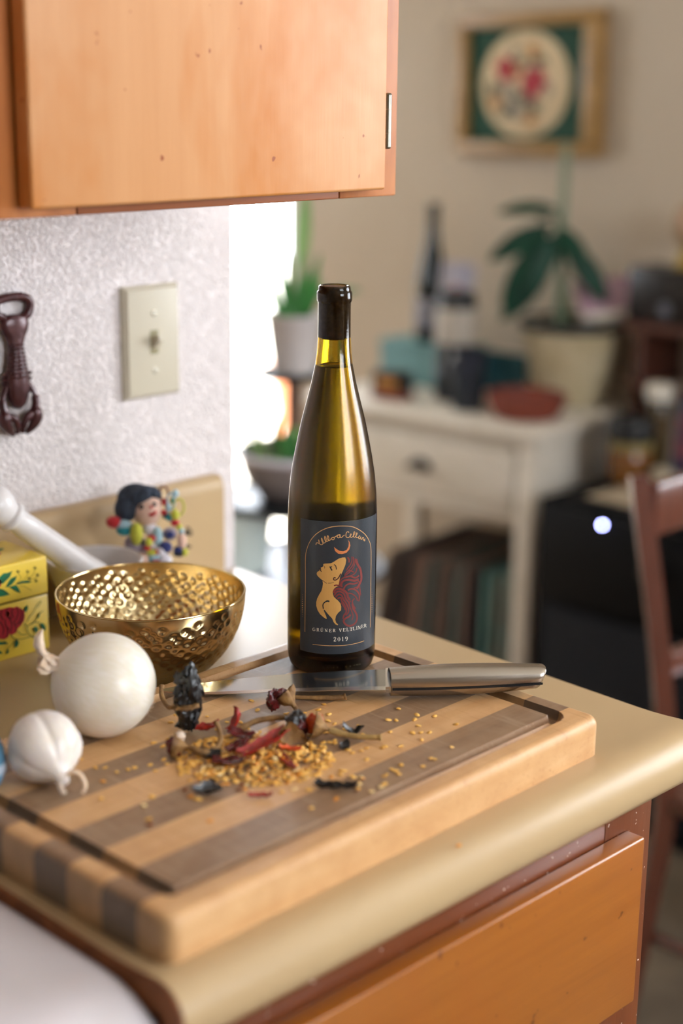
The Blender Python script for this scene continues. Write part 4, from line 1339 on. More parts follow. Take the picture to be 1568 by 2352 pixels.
for k, s in enumerate(stations):
    a, w = hsec(s)
    f_ = 0.88 if k == 0 else (0.93 if s == 0.997 else (0.80 if s == 1.0 else 1.0))
    for i in range(NA):
        w_ = 2 * PI * i / NA
        c_, s_ = math.cos(w_), math.sin(w_)
        e_ = 0.75
        y = math.copysign(abs(c_) ** e_, c_) * w * f_
        z = math.copysign(abs(s_) ** e_, s_) * a * f_
        vs.append(H0 + ha * (s * HL + (0.004 * z / a if s > 0.9 else 0)) + hs * y + hn * z - org)
for k in range(len(stations) - 1):
    for i in range(NA):
        j = (i + 1) % NA
        fs.append((k * NA + i, k * NA + j, (k + 1) * NA + j, (k + 1) * NA + i))
fs.append(list(range(NA))[::-1])
fs.append([(len(stations) - 1) * NA + i for i in range(NA)])
g.add(vs, fs)
g.build('handle', m_handle, t, sharp=50)
g = MB()
for side in (-1, 1):
    vs, fs = [], []
    M_ = 30
    for i in range(M_ + 1):
        s = 0.01 + 0.985 * i / M_
        a, w = hsec(s)
        zc = -0.0022 - 0.0004 * s
        for z in (zc + 0.0011, zc - 0.0011):
            y = side * (w * (1 - min(1, abs(z) / a) ** (1 / 0.375)) ** 0.375 + 0.00025)
            vs.append(H0 + ha * (s * HL) + hs * y + hn * z - org)
    for i in range(M_):
        fs.append((2 * i, 2 * i + 1, 2 * i + 3, 2 * i + 2))
    g.add(vs, fs)
g.build('inlay', m_black, t, smooth=False)
sp_ = [Vector(p) for p in ((0.9225, 0.8535, 0.0132), (0.8910, 0.8835, 0.0116), (0.8533, 0.9158, 0.0092), (0.8275, 0.9358, 0.0071), (0.8012, 0.9552, 0.0048), (0.7830, 0.9680, 0.0028), (0.7730, 0.9745, 0.0012))]
ed_ = [Vector(p) for p in ((0.8948, 0.8272, 0.0106), (0.8622, 0.8612, 0.0092), (0.8315, 0.8925, 0.0074), (0.8090, 0.9180, 0.0048), (0.7887, 0.9404, 0.0030), (0.7775, 0.9570, 0.0016), (0.7722, 0.9722, 0.0009))]
bn = (sp_[0] - ed_[0]).cross(sp_[3] - ed_[0]).normalized()
if bn.z < 0:
    bn = -bn
def plate(a, b, th):
    vs, fs = [], []
    n = len(a)
    for d in (bn * th, -bn * th):
        vs += [p + d - org for p in a] + [p + d * 0.25 - org for p in b]
    K = 2 * n
    for i in range(n - 1):
        fs += [(i, i + 1, n + i + 1, n + i), (K + i, K + n + i, K + n + i + 1, K + i + 1), (i, K + i, K + i + 1, i + 1), (n + i, n + i + 1, K + n + i + 1, K + n + i)]
    fs += [(0, n, K + n, K), (n - 1, K + n - 1, K + 2 * n - 1, 2 * n - 1)]
    return vs, fs
mid_ = [e + (s - e) * 0.16 for s, e in zip(sp_, ed_)]
g = MB(); g.add(*plate(sp_, mid_, 0.0011)); g.build('blade', m_blade, t, sharp=20)
g = MB(); g.add(*plate(mid_, ed_, 0.0006)); part(g.build('cutting_edge', m_edge, t, sharp=20), 'bright ground cutting edge')
g = MB()
c0 = (sp_[0] + ed_[0]) / 2
vs = []
for d, w in ((-0.0045, 0.9), (0.0, 1.0)):
    for q in (0.02, 0.98):
        base = ed_[0] + (sp_[0] - ed_[0]) * q
        for h in (-0.0028, 0.0028):
            vs.append(base + ha * d + bn * h * w - org + ha * 0.0015)
g.add(vs, [(0, 1, 3, 2), (4, 6, 7, 5), (0, 4, 5, 1), (2, 3, 7, 6), (0, 2, 6, 4), (1, 5, 7, 3)])
g.build('bolster', m_edge, t, sharp=30)

# ------------------------------------------------------------------ torn dried chilies on the board
def chili(name, c1, c2, rough):
    return mat(name, c1, rough, col2=c2, nscale=180, bump=(350, 0.5, 0.002), coat=0.35)
m_cred = chili('red_chili_skin', '#b0281e', '#7c1513', 0.28)
m_cdk = chili('dark_red_chili_skin', '#6e1418', '#430b10', 0.27)
m_corg = chili('orange_chili_flesh', '#e35f22', '#c03a16', 0.36)
m_cblk = chili('black_chili_skin', '#1b1a1b', '#0c0c0e', 0.28)
m_stem = mat('dry_chili_stem', '#9b7442', 0.7, col2='#6f4f2a', nscale=120, bump=(300, 0.5, 0.001))
m_cap = mat('dry_chili_cap', '#97703c', 0.7, col2='#5f3d1b', nscale=90, bump=(300, 0.6, 0.001))
m_pith = mat('pale_chili_pith', '#d9c3ae', 0.7)

def lump(mb, c, r, seed, amp=0.25, freq=1.6, M=None, nu=28, nv=20):
    s = MB(); s.sphere((0, 0, 0), 1.0, nu, nv)
    off = Vector((seed * 5.1, seed * 2.3, seed * 9.7))
    out = []
    for v in s.v:
        d = 1 + amp * noise.noise(v * freq + off) + amp * 0.7 * noise.noise(v * freq * 2.7 + off) - amp * 0.6 * abs(noise.noise(v * freq * 4.5 + off))
        out.append(Vector((v.x * r[0] * d + c[0], v.y * r[1] * d + c[1], v.z * r[2] * d + c[2])))
    mb.add(out, s.f, M)

def capmesh(mb, loc, direction, r=0.0075, h=0.010, seed=0):
    M = frame_mat(loc, direction) @ Matrix.Rotation(PI / 2, 4, 'Y')
    prof = [(0.0016, 0.0), (0.0024, h * 0.2), (r * 0.6, h * 0.5), (r * 0.95, h * 0.75), (r, h), (r * 0.9, h * 1.02), (r * 0.8, h * 0.75), (r * 0.4, h * 0.5)]
    s = MB()
    s.lathe(prof, 24, M, True, True, fn=lambda a, k: 1 + (0.20 * math.sin(3 * a + seed) + 0.13 * math.sin(7 * a + seed * 2)) * min(1, k / 4))
    mb.add([v + Vector((1, 1, 1)) * 0.0016 * noise.noise(v * 230 + Vector((seed, 0, 0))) for v in s.v], s.f)

def P(x, y, z=0.0):
    return Vector((x, y, z))

def skin_piece(name, label, x, y, L, W, head, curl, bend, seed, m, z=0.001, tilt=0.0, roll=0.0, wr=0.0018):
    v, f = shard_mesh(L, W, curl, bend, seed, 0.0008, 12, 7, wr)
    o = MB()
    M = Matrix.Rotation(tilt, 4, 'Y') @ Matrix.Rotation(roll, 4, 'X')
    pts = [M @ p for p in v]
    dz = -min(p.z for p in pts)
    o.add([p + Vector((0, 0, dz)) for p in pts], f)
    ob = o.build(name, m, None, (x, y, z), (0, 0, head), sharp=50)
    return tag(ob, label, 'chili piece', 'torn pieces of dried chili on the board')

HR = math.atan2(RTv.y, RTv.x)      # heading of the viewer's right
# black upright chili with its cap and stem
t = thing('dried_chili', 'black wrinkled dried chili standing upright beside the onion', 'chili', P(0.7374, 0.8958, 0))
o_ = P(0.7374, 0.8958, 0)
g = MB()
lump(g, (0.000, 0.0, 0.0120), (0.0085, 0.0080, 0.0125), 3, 0.42, 1.9)
lump(g, (0.0015, -0.001, 0.0330), (0.0095, 0.0085, 0.0165), 5, 0.46, 1.9)
lump(g, (-0.004, 0.001, 0.0260), (0.0075, 0.0070, 0.0135), 17, 0.45, 1.9)
for k_, (hx_, zc_, ln_) in enumerate(((0.006, 0.030, 0.034), (-0.005, 0.034, 0.026), (0.004, 0.014, 0.026), (-0.003, 0.012, 0.022))):
    v, f = shard_mesh(ln_, 0.013, 1.9, 0.15, 70 + k_, 0.0008, 14, 7, 0.0035)
    g.add(v, f, frame_mat(RTv * hx_ + TCv * 0.004 + Vector((0, 0, zc_)), Vector((0.1 * (k_ - 1), 0.05, 1)), -TCv - RTv * hx_ * 60))
zmin = min(v.z for v in g.v)
for v in g.v:
    v.z = v.z - zmin + 0.0003
g.build('body', m_cblk, t, sharp=60)
g = MB()
lump(g, (-0.0005, 0.0, 0.0225), (0.0122, 0.0100, 0.0034), 8, 0.42, 2.4)
part(g.build('cap', m_cap, t, sharp=60), 'tan band of the dried cap')
g = MB()
g.tube(catmull([Vector((-0.003, 0.002, 0.023)), P(0.7330, 0.9090, 0.017) - o_, P(0.7414, 0.9260, 0.0105) - o_, P(0.7500, 0.9440, 0.0115) - o_, P(0.7565, 0.9520, 0.016) - o_], 5), [0.0019] * 20 + [0.0026], 8)
g.build('stem', m_stem, t)
# cap with a curled stem, left front
t = thing('torn_chili', 'dried chili cap with a stem curling up at the left of the seeds', 'chili', P(0.7015, 0.8614, 0))
o_ = P(0.7015, 0.8614, 0)
g = MB(); capmesh(g, Vector((0.0035, -0.006, 0.0085)), -RTv + Vector((0, 0, 0.15)), 0.0092, 0.0125, 1); g.build('cap', m_cap, t, sharp=60)
g = MB(); lump(g, tuple(-RTv * 0.009 + Vector((0.002, -0.004, 0.0085))), (0.0062, 0.0062, 0.0085), 4, 0.3); part(g.build('flesh', m_cdk, t, sharp=60), 'glossy dark red torn flesh')
g = MB(); lump(g, (0.001, 0.0025, 0.0150), (0.0045, 0.004, 0.004), 6, 0.3); part(g.build('pith', m_pith, t, sharp=60), 'pale papery pith')
g = MB()
g.tube(catmull([Vector((0.0035, -0.006, 0.0085)), P(0.7100, 0.8450, 0.006) - o_, P(0.7230, 0.8440, 0.0065) - o_, P(0.7330, 0.8520, 0.011) - o_, P(0.7345, 0.8590, 0.020) - o_], 6), [0.0026] * 8 + [0.0022] * 10 + [0.0019] * 7, 9)
g.build('stem', m_stem, t)
# cap with red skin, upper middle
t = thing('torn_chili', 'torn chili cap with a shiny dark red flap, just in front of the knife blade', 'chili', P(0.8143, 0.8689, 0))
o_ = P(0.8143, 0.8689, 0)
g = MB(); capmesh(g, Vector((0.006, -0.008, 0.0060)), -RTv * 0.8 + TCv * -0.3 + Vector((0, 0, 0.9)), 0.0092, 0.0150, 2); g.build('cap', m_cap, t, sharp=60)
g = MB(); lump(g, tuple(-RTv * 0.0085 + Vector((0.002, 0.000, 0.0125))), (0.0075, 0.006, 0.0090), 9, 0.34); lump(g, tuple(-RTv * 0.002 + Vector((0, 0, 0.0185))), (0.0065, 0.004, 0.0032), 12, 0.3)
part(g.build('flesh', m_cdk, t, sharp=60), 'crumpled dark red skin')
g = MB(); lump(g, tuple(RTv * 0.0055 + Vector((0.001, 0.001, 0.0135))), (0.003, 0.003, 0.0058), 2, 0.25); part(g.build('pith', m_pith, t, sharp=60), 'pale torn edge')
g = MB(); g.tube(catmull([Vector((0.006, -0.008, 0.0060)), P(0.8150, 0.8500, 0.0035) - o_, P(0.8105, 0.8390, 0.0025) - o_], 5), 0.0022, 8); g.build('stem', m_stem, t)
# loose stem behind it
t = tag(MB().tube(catmull([P(0.8400, 0.8860, 0.0026) - P(0.855, 0.868), P(0.8480, 0.8760, 0.0028) - P(0.855, 0.868), P(0.8580, 0.8655, 0.0026) - P(0.855, 0.868), P(0.8680, 0.8560, 0.0032) - P(0.855, 0.868), P(0.8706, 0.8533, 0.0042) - P(0.855, 0.868)], 5),
                  [0.0018] * 8 + [0.0023] * 10 + [0.0030] * 3, 9).build('twig', m_stem, None, (0.855, 0.868, 0)), 'bare brown chili twig lying just below the knife heel', 'chili stem')
# central cap with orange flesh and a long stem to the right
t = thing('torn_chili', 'chili cap with bright orange torn flesh and a long pale stem pointing right', 'chili', P(0.8005, 0.8154, 0))
o_ = P(0.8005, 0.8154, 0)
g = MB(); capmesh(g, Vector((0.006, -0.008, 0.0075)), -RTv + Vector((0, 0, 0.25)), 0.0095, 0.013, 3); g.build('cap', m_cap, t, sharp=60)
v, f = shard_mesh(0.017, 0.013, 1.7, 0.3, 31, 0.0010, 10, 6, 0.0018)
g = MB(); g.add(v, f, frame_mat(-RTv * 0.002 + Vector((0, 0, 0.0105)), Vector((0.15, -0.1, 1)), -TCv)); part(g.build('flesh', m_corg, t, sharp=60), 'bright orange inner flesh')
g = MB(); lump(g, tuple(-RTv * 0.0125 + Vector((0, 0, 0.0080))), (0.0055, 0.005, 0.0078), 14, 0.32); g.build('skin', m_cdk, t, sharp=60)
g = MB(); g.tube(catmull([Vector((0.006, -0.008, 0.0075)), P(0.8115, 0.8010, 0.0050) - o_, P(0.8180, 0.7900, 0.0040) - o_, P(0.8265, 0.7790, 0.0042) - o_, P(0.8300, 0.7745, 0.0044) - o_], 5), [0.0028] * 6 + [0.0022] * 12 + [0.0027] * 3, 9); g.build('stem', mat('pale_chili_stem', '#b9975a', 0.7, col2='#8d7040', nscale=100), t)
# tan cap with stem to the left, under a black scrap
t = thing('torn_chili', 'tan chili cap with a stem to the left, in the middle of the seeds', 'chili', P(0.7736, 0.8181, 0))
o_ = P(0.7736, 0.8181, 0)
v, f = shard_mesh(0.021, 0.017, 1.5, 0.2, 41, 0.0012, 10, 7, 0.0016)
g = MB(); g.add(v, f, frame_mat(Vector((0.001, -0.002, 0.0085)), -RTv * 0.5 + Vector((0, 0, 0.55)), TCv * 0.8 + Vector((0, 0, 0.5)))); g.build('cap', m_cap, t, sharp=60)
g = MB(); g.tube(catmull([P(0.7910, 0.8420, 0.0120) - o_, P(0.7830, 0.8480, 0.0118) - o_, P(0.7720, 0.8545, 0.0105) - o_, P(0.7610, 0.8575, 0.0075) - o_, P(0.7545, 0.8590, 0.0050) - o_], 5), [0.0024] * 14 + [0.0030] * 7, 9); g.build('stem', m_stem, t)
g = MB(); lump(g, tuple(P(0.7917, 0.8297, 0.0120) - o_), (0.0100, 0.0080, 0.0082), 21, 0.32); part(g.build('black_scrap', m_cblk, t, sharp=60), 'wrinkled black chili skin on top')
# scraps of skin
skin_piece('chili_skin', 'short red chili scrap at the back left of the seed pile', 0.7449, 0.8804, 0.018, 0.010, HR, 1.6, 0.3, 51, m_cred, 0.003, -0.2)
skin_piece('chili_skin', 'red chili flake curling upright behind the seeds', 0.7600, 0.8640, 0.020, 0.010, HR + 0.3, 1.8, 0.35, 52, m_cred, 0.003, -1.15)
skin_piece('chili_skin', 'dark red chili scrap lying below the upright flake', 0.7520, 0.8500, 0.020, 0.012, HR - 0.4, 1.3, 0.2, 58, m_cdk, 0.004, 0.1)
skin_piece('chili_skin', 'longest red chili strip slanting across the middle of the seeds', 0.7500, 0.8210, 0.043, 0.013, math.atan2(0.8276 - 0.8155, 0.7757 - 0.7244) - 0.35, 2.0, 0.12, 53, m_cred, 0.005, -0.22)
skin_piece('chili_skin', 'purplish red chili scrap beside the left end of the long strip', 0.7350, 0.8330, 0.019, 0.010, HR + 0.5, 1.6, 0.2, 54, m_cdk, 0.005, -0.3)
skin_piece('chili_skin', 'narrow red chili strip hanging down towards the front of the seeds', 0.7480, 0.7950, 0.036, 0.0065, math.atan2(-0.0561, -0.0350) + 0.2, 1.5, 0.1, 55, m_cred, 0.002, 0.0)
skin_piece('chili_skin', 'orange red chili flake right of the long strip', 0.7640, 0.8070, 0.017, 0.008, HR + 0.2, 1.4, 0.2, 56, m_corg, 0.003, 0.1)
skin_piece('chili_skin', 'dark maroon chili scrap in front of the long strip', 0.7140, 0.8220, 0.024, 0.012, HR - 0.2, 1.4, 0.15, 57, m_cdk, 0.003, -0.1)
skin_piece('chili_skin', 'tiny flat red flake in front of the pile', 0.6971, 0.7677, 0.017, 0.0045, HR, 1.0, 0.1, 59, m_cred, 0.0005)
skin_piece('chili_skin', 'small black chili bit at the left of the seeds', 0.7136, 0.8388, 0.013, 0.009, HR, 2.2, 0.2, 61, m_cblk, 0.003, 0, 0.3)
skin_piece('chili_skin', 'black chili bit lying apart in front of the seeds', 0.6737, 0.7981, 0.021, 0.0085, HR + 0.35, 2.4, 0.1, 62, m_cblk, 0.0005, 0, 0.2, 0.0026)
skin_piece('chili_skin', 'long thin black chili bit at the front right', 0.7460, 0.7406, 0.031, 0.0072, HR - 0.15, 2.4, 0.1, 63, m_cblk, 0.0005, 0, 0.2, 0.0022)
skin_piece('chili_skin', 'curled black shred behind the right hand stem', 0.8236, 0.7991, 0.016, 0.004, HR, 1.6, 1.0, 64, m_cblk, 0.0005, 0, 0.3, 0.0030)
skin_piece('chili_skin', 'small black crumb under the right hand stem', 0.8010, 0.7862, 0.008, 0.008, HR, 2.2, 0.2, 65, m_cblk, 0.0005, 0, 0.4)

# seeds
m_seed = [mat('golden_seed', '#f6c468', 0.4, col2='#e9ad4a', nscale=300, coat=0.2), mat('amber_seed', '#e89a36', 0.4, coat=0.2), mat('brown_seed', '#8c4716', 0.5), mat('pale_seed', '#fadb9c', 0.4, coat=0.2)]
def seed_mesh(k):
    s = MB(); s.sphere((0, 0, 0), (0.00230, 0.00190, 0.00075), 8, 4)
    s.v = [Vector((v.x * (1 + 0.25 * (v.y > 0)), v.y, v.z + 0.0002 * math.sin(v.x * 900 + k))) for v in s.v]
    o = s.build('seed_shape', m_seed[k % 4])
    me = o.data
    bpy.data.objects.remove(o)
    return me
seed_me = [seed_mesh(k) for k in range(4)]
pos = []
pc = P(0.7350, 0.8225, 0)
blocked = [(P(0.7374, 0.8958), 0.009)]
while len(pos) < 860:
    m_ = rng.random()
    if m_ < 0.80:
        r = math.sqrt(rng.random()) ** 1.15
        a = rng.random() * 2 * PI
        d = RTv * (0.060 * r * math.cos(a)) + TCv * (0.047 * r * math.sin(a)) + RTv * 0.004
        h = 0.0055 * max(0, 1 - r * 1.05)
    else:
        d = RTv * rng.gauss(0.03, 0.065) + TCv * rng.gauss(-0.005, 0.045)
        h = 0
    p = pc + d
    lx, ly = p.x * math.cos(BA) + p.y * math.sin(BA), -p.x * math.sin(BA) + p.y * math.cos(BA)
    if not (X0 + 0.035 < lx < X1 - 0.035 and Y0 + 0.035 < ly < Y1 - 0.05):
        continue
    if any((Vector((p.x, p.y, 0)) - c).length < r_ for c, r_ in blocked):
        continue
    pos.append((p.x, p.y, 0.0006 + h * rng.random() + (0.0004 if h else 0)))
for x, y in ((0.8905, 0.7920), (0.8990, 0.7805), (0.8820, 0.7870), (0.8700, 0.7960), (0.8610, 0.7700), (0.8560, 0.7560), (0.8660, 0.8010), (0.6140, 0.8440), (0.6480, 0.8840), (0.6290, 0.8140), (0.6180, 0.7950)):
    pos.append((x, y, 0.0006))
order = sorted(pos, key=lambda p: -(p[2] * 12 + (Vector((p[0], p[1], 0)) - pc).dot(TCv)))
def seed_rot(z):
    k = 0.15 if z < 0.0009 else 0.8
    return (rng.uniform(-k, k), rng.uniform(-k, k), rng.uniform(0, 2 * PI))
def seed_kind():
    q = rng.random()
    return 0 if q < 0.55 else (1 if q < 0.75 else (3 if q < 0.92 else 2))
for x, y, z in order[:300]:
    o = bpy.data.objects.new('chili_seed', seed_me[seed_kind()])
    COL.objects.link(o)
    o.location = (x, y, z)
    o.rotation_euler = seed_rot(z)
    s = rng.uniform(0.8, 1.15)
    o.scale = (s, s, s)
    tag(o, 'small flat golden chili seed scattered on the cutting board', 'seed', 'chili seeds on the cutting board')
s = MB()
base = seed_me[0]
bv = [v.co.copy() for v in base.vertices]
bf = [list(p.vertices) for p in base.polygons]
for x, y, z in order[300:]:
    s.add(bv, bf, Matrix.Translation((x, y, z)) @ Euler(seed_rot(z)).to_matrix().to_4x4() @ Matrix.Scale(rng.uniform(0.8, 1.15), 4))
o = s.build('chili_seeds', m_seed[0], recalc=False)
o['kind'] = 'stuff'
tag(o, 'heap of golden chili seeds filling the pile under the torn chilies', 'seeds')
# one seed that fell on the counter
o = bpy.data.objects.new('chili_seed', seed_me[1]); COL.objects.link(o)
o.location = (0.7905, 0.6600, CZ + 0.0035); tag(o, 'single amber seed lying on the counter lip in front of the board', 'seed')
# ------------------------------------------------------------------ yellow recipe tin
m_tin = mat('yellow_tin_paint', '#e6c445', 0.35, col2='#dfbb3a', nscale=12, coat=0.2)
m_tinedge = mat('tin_seam', '#7d6a1c', 0.5)
TINC = {'green': mat('tin_green_print', '#0f6a44', 0.45), 'red': mat('tin_red_print', '#b3202c', 0.45), 'darkred': mat('tin_dark_red_print', '#5f0f16', 0.45),
        'ink': mat('tin_dark_print', '#3d3a17', 0.5), 'olive': mat('tin_olive_print', '#a99431', 0.5), 'stemgreen': mat('tin_stem_print', '#4a5220', 0.5)}
TX0, TX1, TY0, TY1 = 0.6900, 0.8225, 1.2036, 1.2740
t = thing('recipe_tin', 'yellow recipe tin painted with red roses and green leaves', 'tin', ((TX0 + TX1) / 2, (TY0 + TY1) / 2, CZ))
to = Vector(((TX0 + TX1) / 2, (TY0 + TY1) / 2, CZ))
hx, hy = (TX1 - TX0) / 2, (TY1 - TY0) / 2
g = MB(); g.rbox(-hx + 0.0006, hx - 0.0006, -hy + 0.0006, hy - 0.0006, 0.0, 0.0545, 0.0015, 2); body = g.build('body', m_tin, t)
g = MB(); g.rbox(-hx, hx, -hy, hy, 0.0556, 0.0925, 0.0022, 3); lid = g.build('lid', m_tin, t)
g = MB(); g.box(-hx + 0.0009, hx - 0.0009, -hy + 0.0009, hy - 0.0009, 0.0546, 0.0555); g.build('seam', m_tinedge, t)
accb, accl = {}, {}
def tin_put(colr, v, f, depth):
    zc = sum(p.y for p in v) / len(v) / 1000.0
    d = accl if zc > 0.0212 else accb
    mb = d.setdefault(colr, MB())
    mb.add([Vector((max(p.x / 1000.0, TX0 + 0.003) - to.x, TY0 - depth - to.y, p.y / 1000.0 - CZ)) for p in v], f)
for colr, poly in TIN_POLY:
    v, f = fill2d(poly, 60)
    tin_put(colr, v, f, 0.0002)
    if colr == 'green':          # darker vein down each leaf
        a = Vector(poly[0]); b_ = max((Vector(p) for p in poly), key=lambda q: (q - a).length)
        v, f = ribbon2d([a, (a + b_) / 2, b_], 0.7, 3)
        tin_put('ink', v, f, 0.0003)
for colr, w, pts in TIN_RIB:
    v, f = ribbon2d(pts, w, 4)
    tin_put(colr, v, f, 0.0003)
for d, par, nm in ((accb, body, 'rose'), (accl, lid, 'leaf')):
    for colr, mb in d.items():
        mb.build({'green': 'leaf_print', 'red': 'rose_print', 'darkred': 'petal_line_print', 'ink': 'twig_print', 'olive': 'rose_heart_print', 'stemgreen': 'stem_print'}[colr], TINC[colr], par, smooth=False, recalc=False)
# flowers on the lid top
g = MB()
for cx_, cy_, r_ in ((0.020, -0.002, 0.013), (0.008, 0.004, 0.010), (0.031, 0.002, 0.008)):
    v, f = fill2d([(cx_ + r_ * math.cos(a * 0.5), cy_ + r_ * 0.8 * math.sin(a * 0.5)) for a in range(12)], 1)
    g.add([(p.x, p.y, 0.0927) for p in v], f)
g.build('rose_print', TINC['red'], lid, smooth=False, recalc=False)
g = MB()
for cx_, cy_, a_ in ((0.008, 0.018, 0.4), (0.028, 0.018, -0.3), (0.040, 0.010, 0.2), (-0.008, 0.012, 0.8), (0.0, -0.016, 0.1)):
    v, f = fill2d([(cx_ + 0.010 * math.cos(k * 0.6) * math.cos(a_) - 0.003 * math.sin(k * 0.6) * math.sin(a_), cy_ + 0.010 * math.cos(k * 0.6) * math.sin(a_) + 0.003 * math.sin(k * 0.6) * math.cos(a_)) for k in range(10)], 1)
    g.add([(p.x, p.y, 0.0927) for p in v], f)
g.build('leaf_print', TINC['green'], lid, smooth=False, recalc=False)

# ------------------------------------------------------------------ mortar and pestle
m_porc = mat('white_porcelain', '#e9e3e0', 0.28, col2='#ddd5d0', nscale=30, spec=0.5)
t = thing('mortar', 'white porcelain mortar behind the gold bowl', 'mortar', (0.8950, 1.2250, CZ))
prof = [(0.028, 0.0), (0.030, 0.002), (0.030, 0.006), (0.027, 0.010), (0.030, 0.018), (0.037, 0.034), (0.0425, 0.052), (0.0455, 0.066), (0.0462, 0.0685), (0.0450, 0.0700), (0.0425, 0.0685),
        (0.040, 0.055), (0.035, 0.037), (0.027, 0.022), (0.012, 0.015)]
sa = math.atan2(-RTv.y * -1, -RTv.x)
g = MB(); g.lathe(prof, 64, None, fn=lambda a, k: 1 + (0.10 * max(0, math.cos(a - math.atan2(RTv.y * -1, RTv.x * -1))) ** 14 if 5 < k < 11 else 0))
g.build('bowl', m_porc, t)
P0, P1 = Vector((0.8920, 1.2130, 0.0150)), Vector((0.8020, 1.2380, 0.0965))
t = thing('pestle', 'white pestle leaning out of the mortar above the yellow tin', 'pestle', P0)
d_ = (P1 - P0)
q = d_.to_track_quat('Z', 'Y').to_matrix().to_4x4()
L_ = d_.length
prof = [(0.004, -0.014), (0.010, -0.011), (0.0145, -0.004), (0.0158, 0.004), (0.0152, 0.014), (0.0142, 0.026), (0.0136, 0.05), (0.0126, L_ * 0.75), (0.0118, L_ * 0.90), (0.0150, L_ * 0.925), (0.0158, L_ * 0.945), (0.0145, L_ * 0.965),
        (0.0128, L_ * 0.975), (0.0170, L_ + 0.006), (0.0190, L_ + 0.013), (0.0180, L_ + 0.021), (0.0120, L_ + 0.028), (0.005, L_ + 0.031)]
g = MB(); g.lathe(prof[:10], 40, q); g.build('shaft', m_porc, t, sharp=60)
g = MB(); g.lathe(prof[9:], 40, q); part(g.build('knob', m_porc, t, sharp=60), 'rounded knob at the handle end')

# ------------------------------------------------------------------ rag doll against the backsplash
m_cloth = lambda n, c, c2=None: mat(n, c, 0.85, col2=c2, nscale=120, sheen=0.3, bump=(500, 0.3, 0.001))
d_skin = m_cloth('doll_skin_cloth', '#e3bda9')
d_hair = mat('doll_yarn_hair', '#232a38', 0.8, col2='#394556', nscale=260, stretch=(1, 1, 0.2), bump=(500, 0.8, 0.002))
DC = {k: m_cloth('doll_cloth_' + k, v) for k, v in dict(red='#c0242a', skyblue='#a9cbd6', teal='#1f8791', lime='#c3c23f', navy='#232f6b', lilac='#9a8fa0', white='#e6e0e6', black='#1a1c22', green='#2f7d52', brown='#7c4a3c').items()}
DO = Vector((0.9640, 1.2330, CZ))
t = thing('rag_doll', 'small rag doll with dark yarn hair and colourful ribbons behind the gold bowl', 'doll', DO)
def dp(zx, zy, d=0.0):
    px, py = 220 + zx / 4.612, 1080 + zy / 4.612
    return RTv * ((px - 335) * 0.00044) + TCv * d + Vector((0, 0, 0.1115 - (py - 1150) * 0.00046))
DM = Matrix(((RTv.x, TCv.x, 0, 0), (RTv.y, TCv.y, 0, 0), (0, 0, 1, 0), (0, 0, 0, 1)))     # viewer-right, to viewer, up
S_ = 0.00044 / 4.612
def ell(mb, zx, zy, d, rx, rz, ry=None, rot=0.0, nu=20, nv=12):
    M = Matrix.Translation(dp(zx, zy, d)) @ DM @ Matrix.Rotation(rot, 4, 'Y')
    mb.sphere((0, 0, 0), (rx * S_, (ry if ry else rx) * S_, rz * S_), nu, nv, M)
g = MB(); ell(g, 545, 375, 0.0, 158, 195, 150, 0.12, 28, 18); head = g.build('head', d_skin, t)
g = MB(); ell(g, 450, 305, -0.0045, 236, 186, 165, 0.32, 32, 20); ell(g, 345, 350, 0.0025, 138, 172, 120, 0.50, 28, 18); ell(g, 480, 225, 0.0035, 165, 98, 120, -0.40, 28, 18); ell(g, 620, 195, 0.0015, 80, 55, 90, 0.6); ell(g, 665, 230, -0.001, 38, 62, 60)
g.build('hair', d_hair, t)
g = MB(); ell(g, 240, 325, 0.003, 22, 42, 20); g.build('hair_clip', m_cloth('doll_clip', '#c98d86'), t)
g = MB(); ell(g, 503, 322, 0.0130, 26, 29, 12); g.build('eye', DC['black'], head)
g = MB(); ell(g, 640, 300, 0.0112, 20, 26, 12); g.build('eye', DC['black'], head)
g = MB(); ell(g, 607, 320, 0.0140, 16, 20, 14); g.build('nose', DC['red'], head)
g = MB(); g.tube(catmull([dp(588, 395, 0.0135), dp(612, 405, 0.0142), dp(640, 390, 0.0138), dp(655, 370, 0.0122)], 4), 0.0017, 8); g.build('mouth', DC['red'], head)
g = MB(); ell(g, 572, 575, 0.004, 78, 70, 70); g.build('collar', DC['white'], t)
g = MB(); g.lathe([(0.026, 0.0), (0.0255, 0.004), (0.022, 0.022), (0.017, 0.040), (0.013, 0.058), (0.008, 0.066)], 32, Matrix.Translation(dp(600, 700, -0.002) * Vector((1, 1, 0)).length * 0 + Vector((dp(610, 700, -0.004).x, dp(610, 700, -0.004).y, 0))), fn=lambda a, k: 1 + 0.06 * math.sin(11 * a) * (k < 4))
g.build('dress', DC['white'], t)
g = MB(); ell(g, 665, 640, 0.010, 52, 110, 40); g.build('bib', DC['skyblue'], t)
g = MB(); ell(g, 420, 740, 0.006, 120, 110, 90, 0.4); g.build('sleeve', DC['lilac'], t)
g = MB(); ell(g, 490, 870, 0.013, 98, 75, 70); g.build('arm', d_skin, t)
g = MB(); ell(g, 915, 700, 0.004, 52, 96, 50); part(g.build('arm', d_skin, t), 'far arm beside the ribbons')
g = MB(); ell(g, 780, 640, 0.0, 80, 70, 70); part(g.build('sleeve', DC['lilac'], t), 'far sleeve')
g = MB(); ell(g, 875, 800, 0.005, 55, 50, 50); part(g.build('cuff', DC['navy'], t), 'dark cuff')
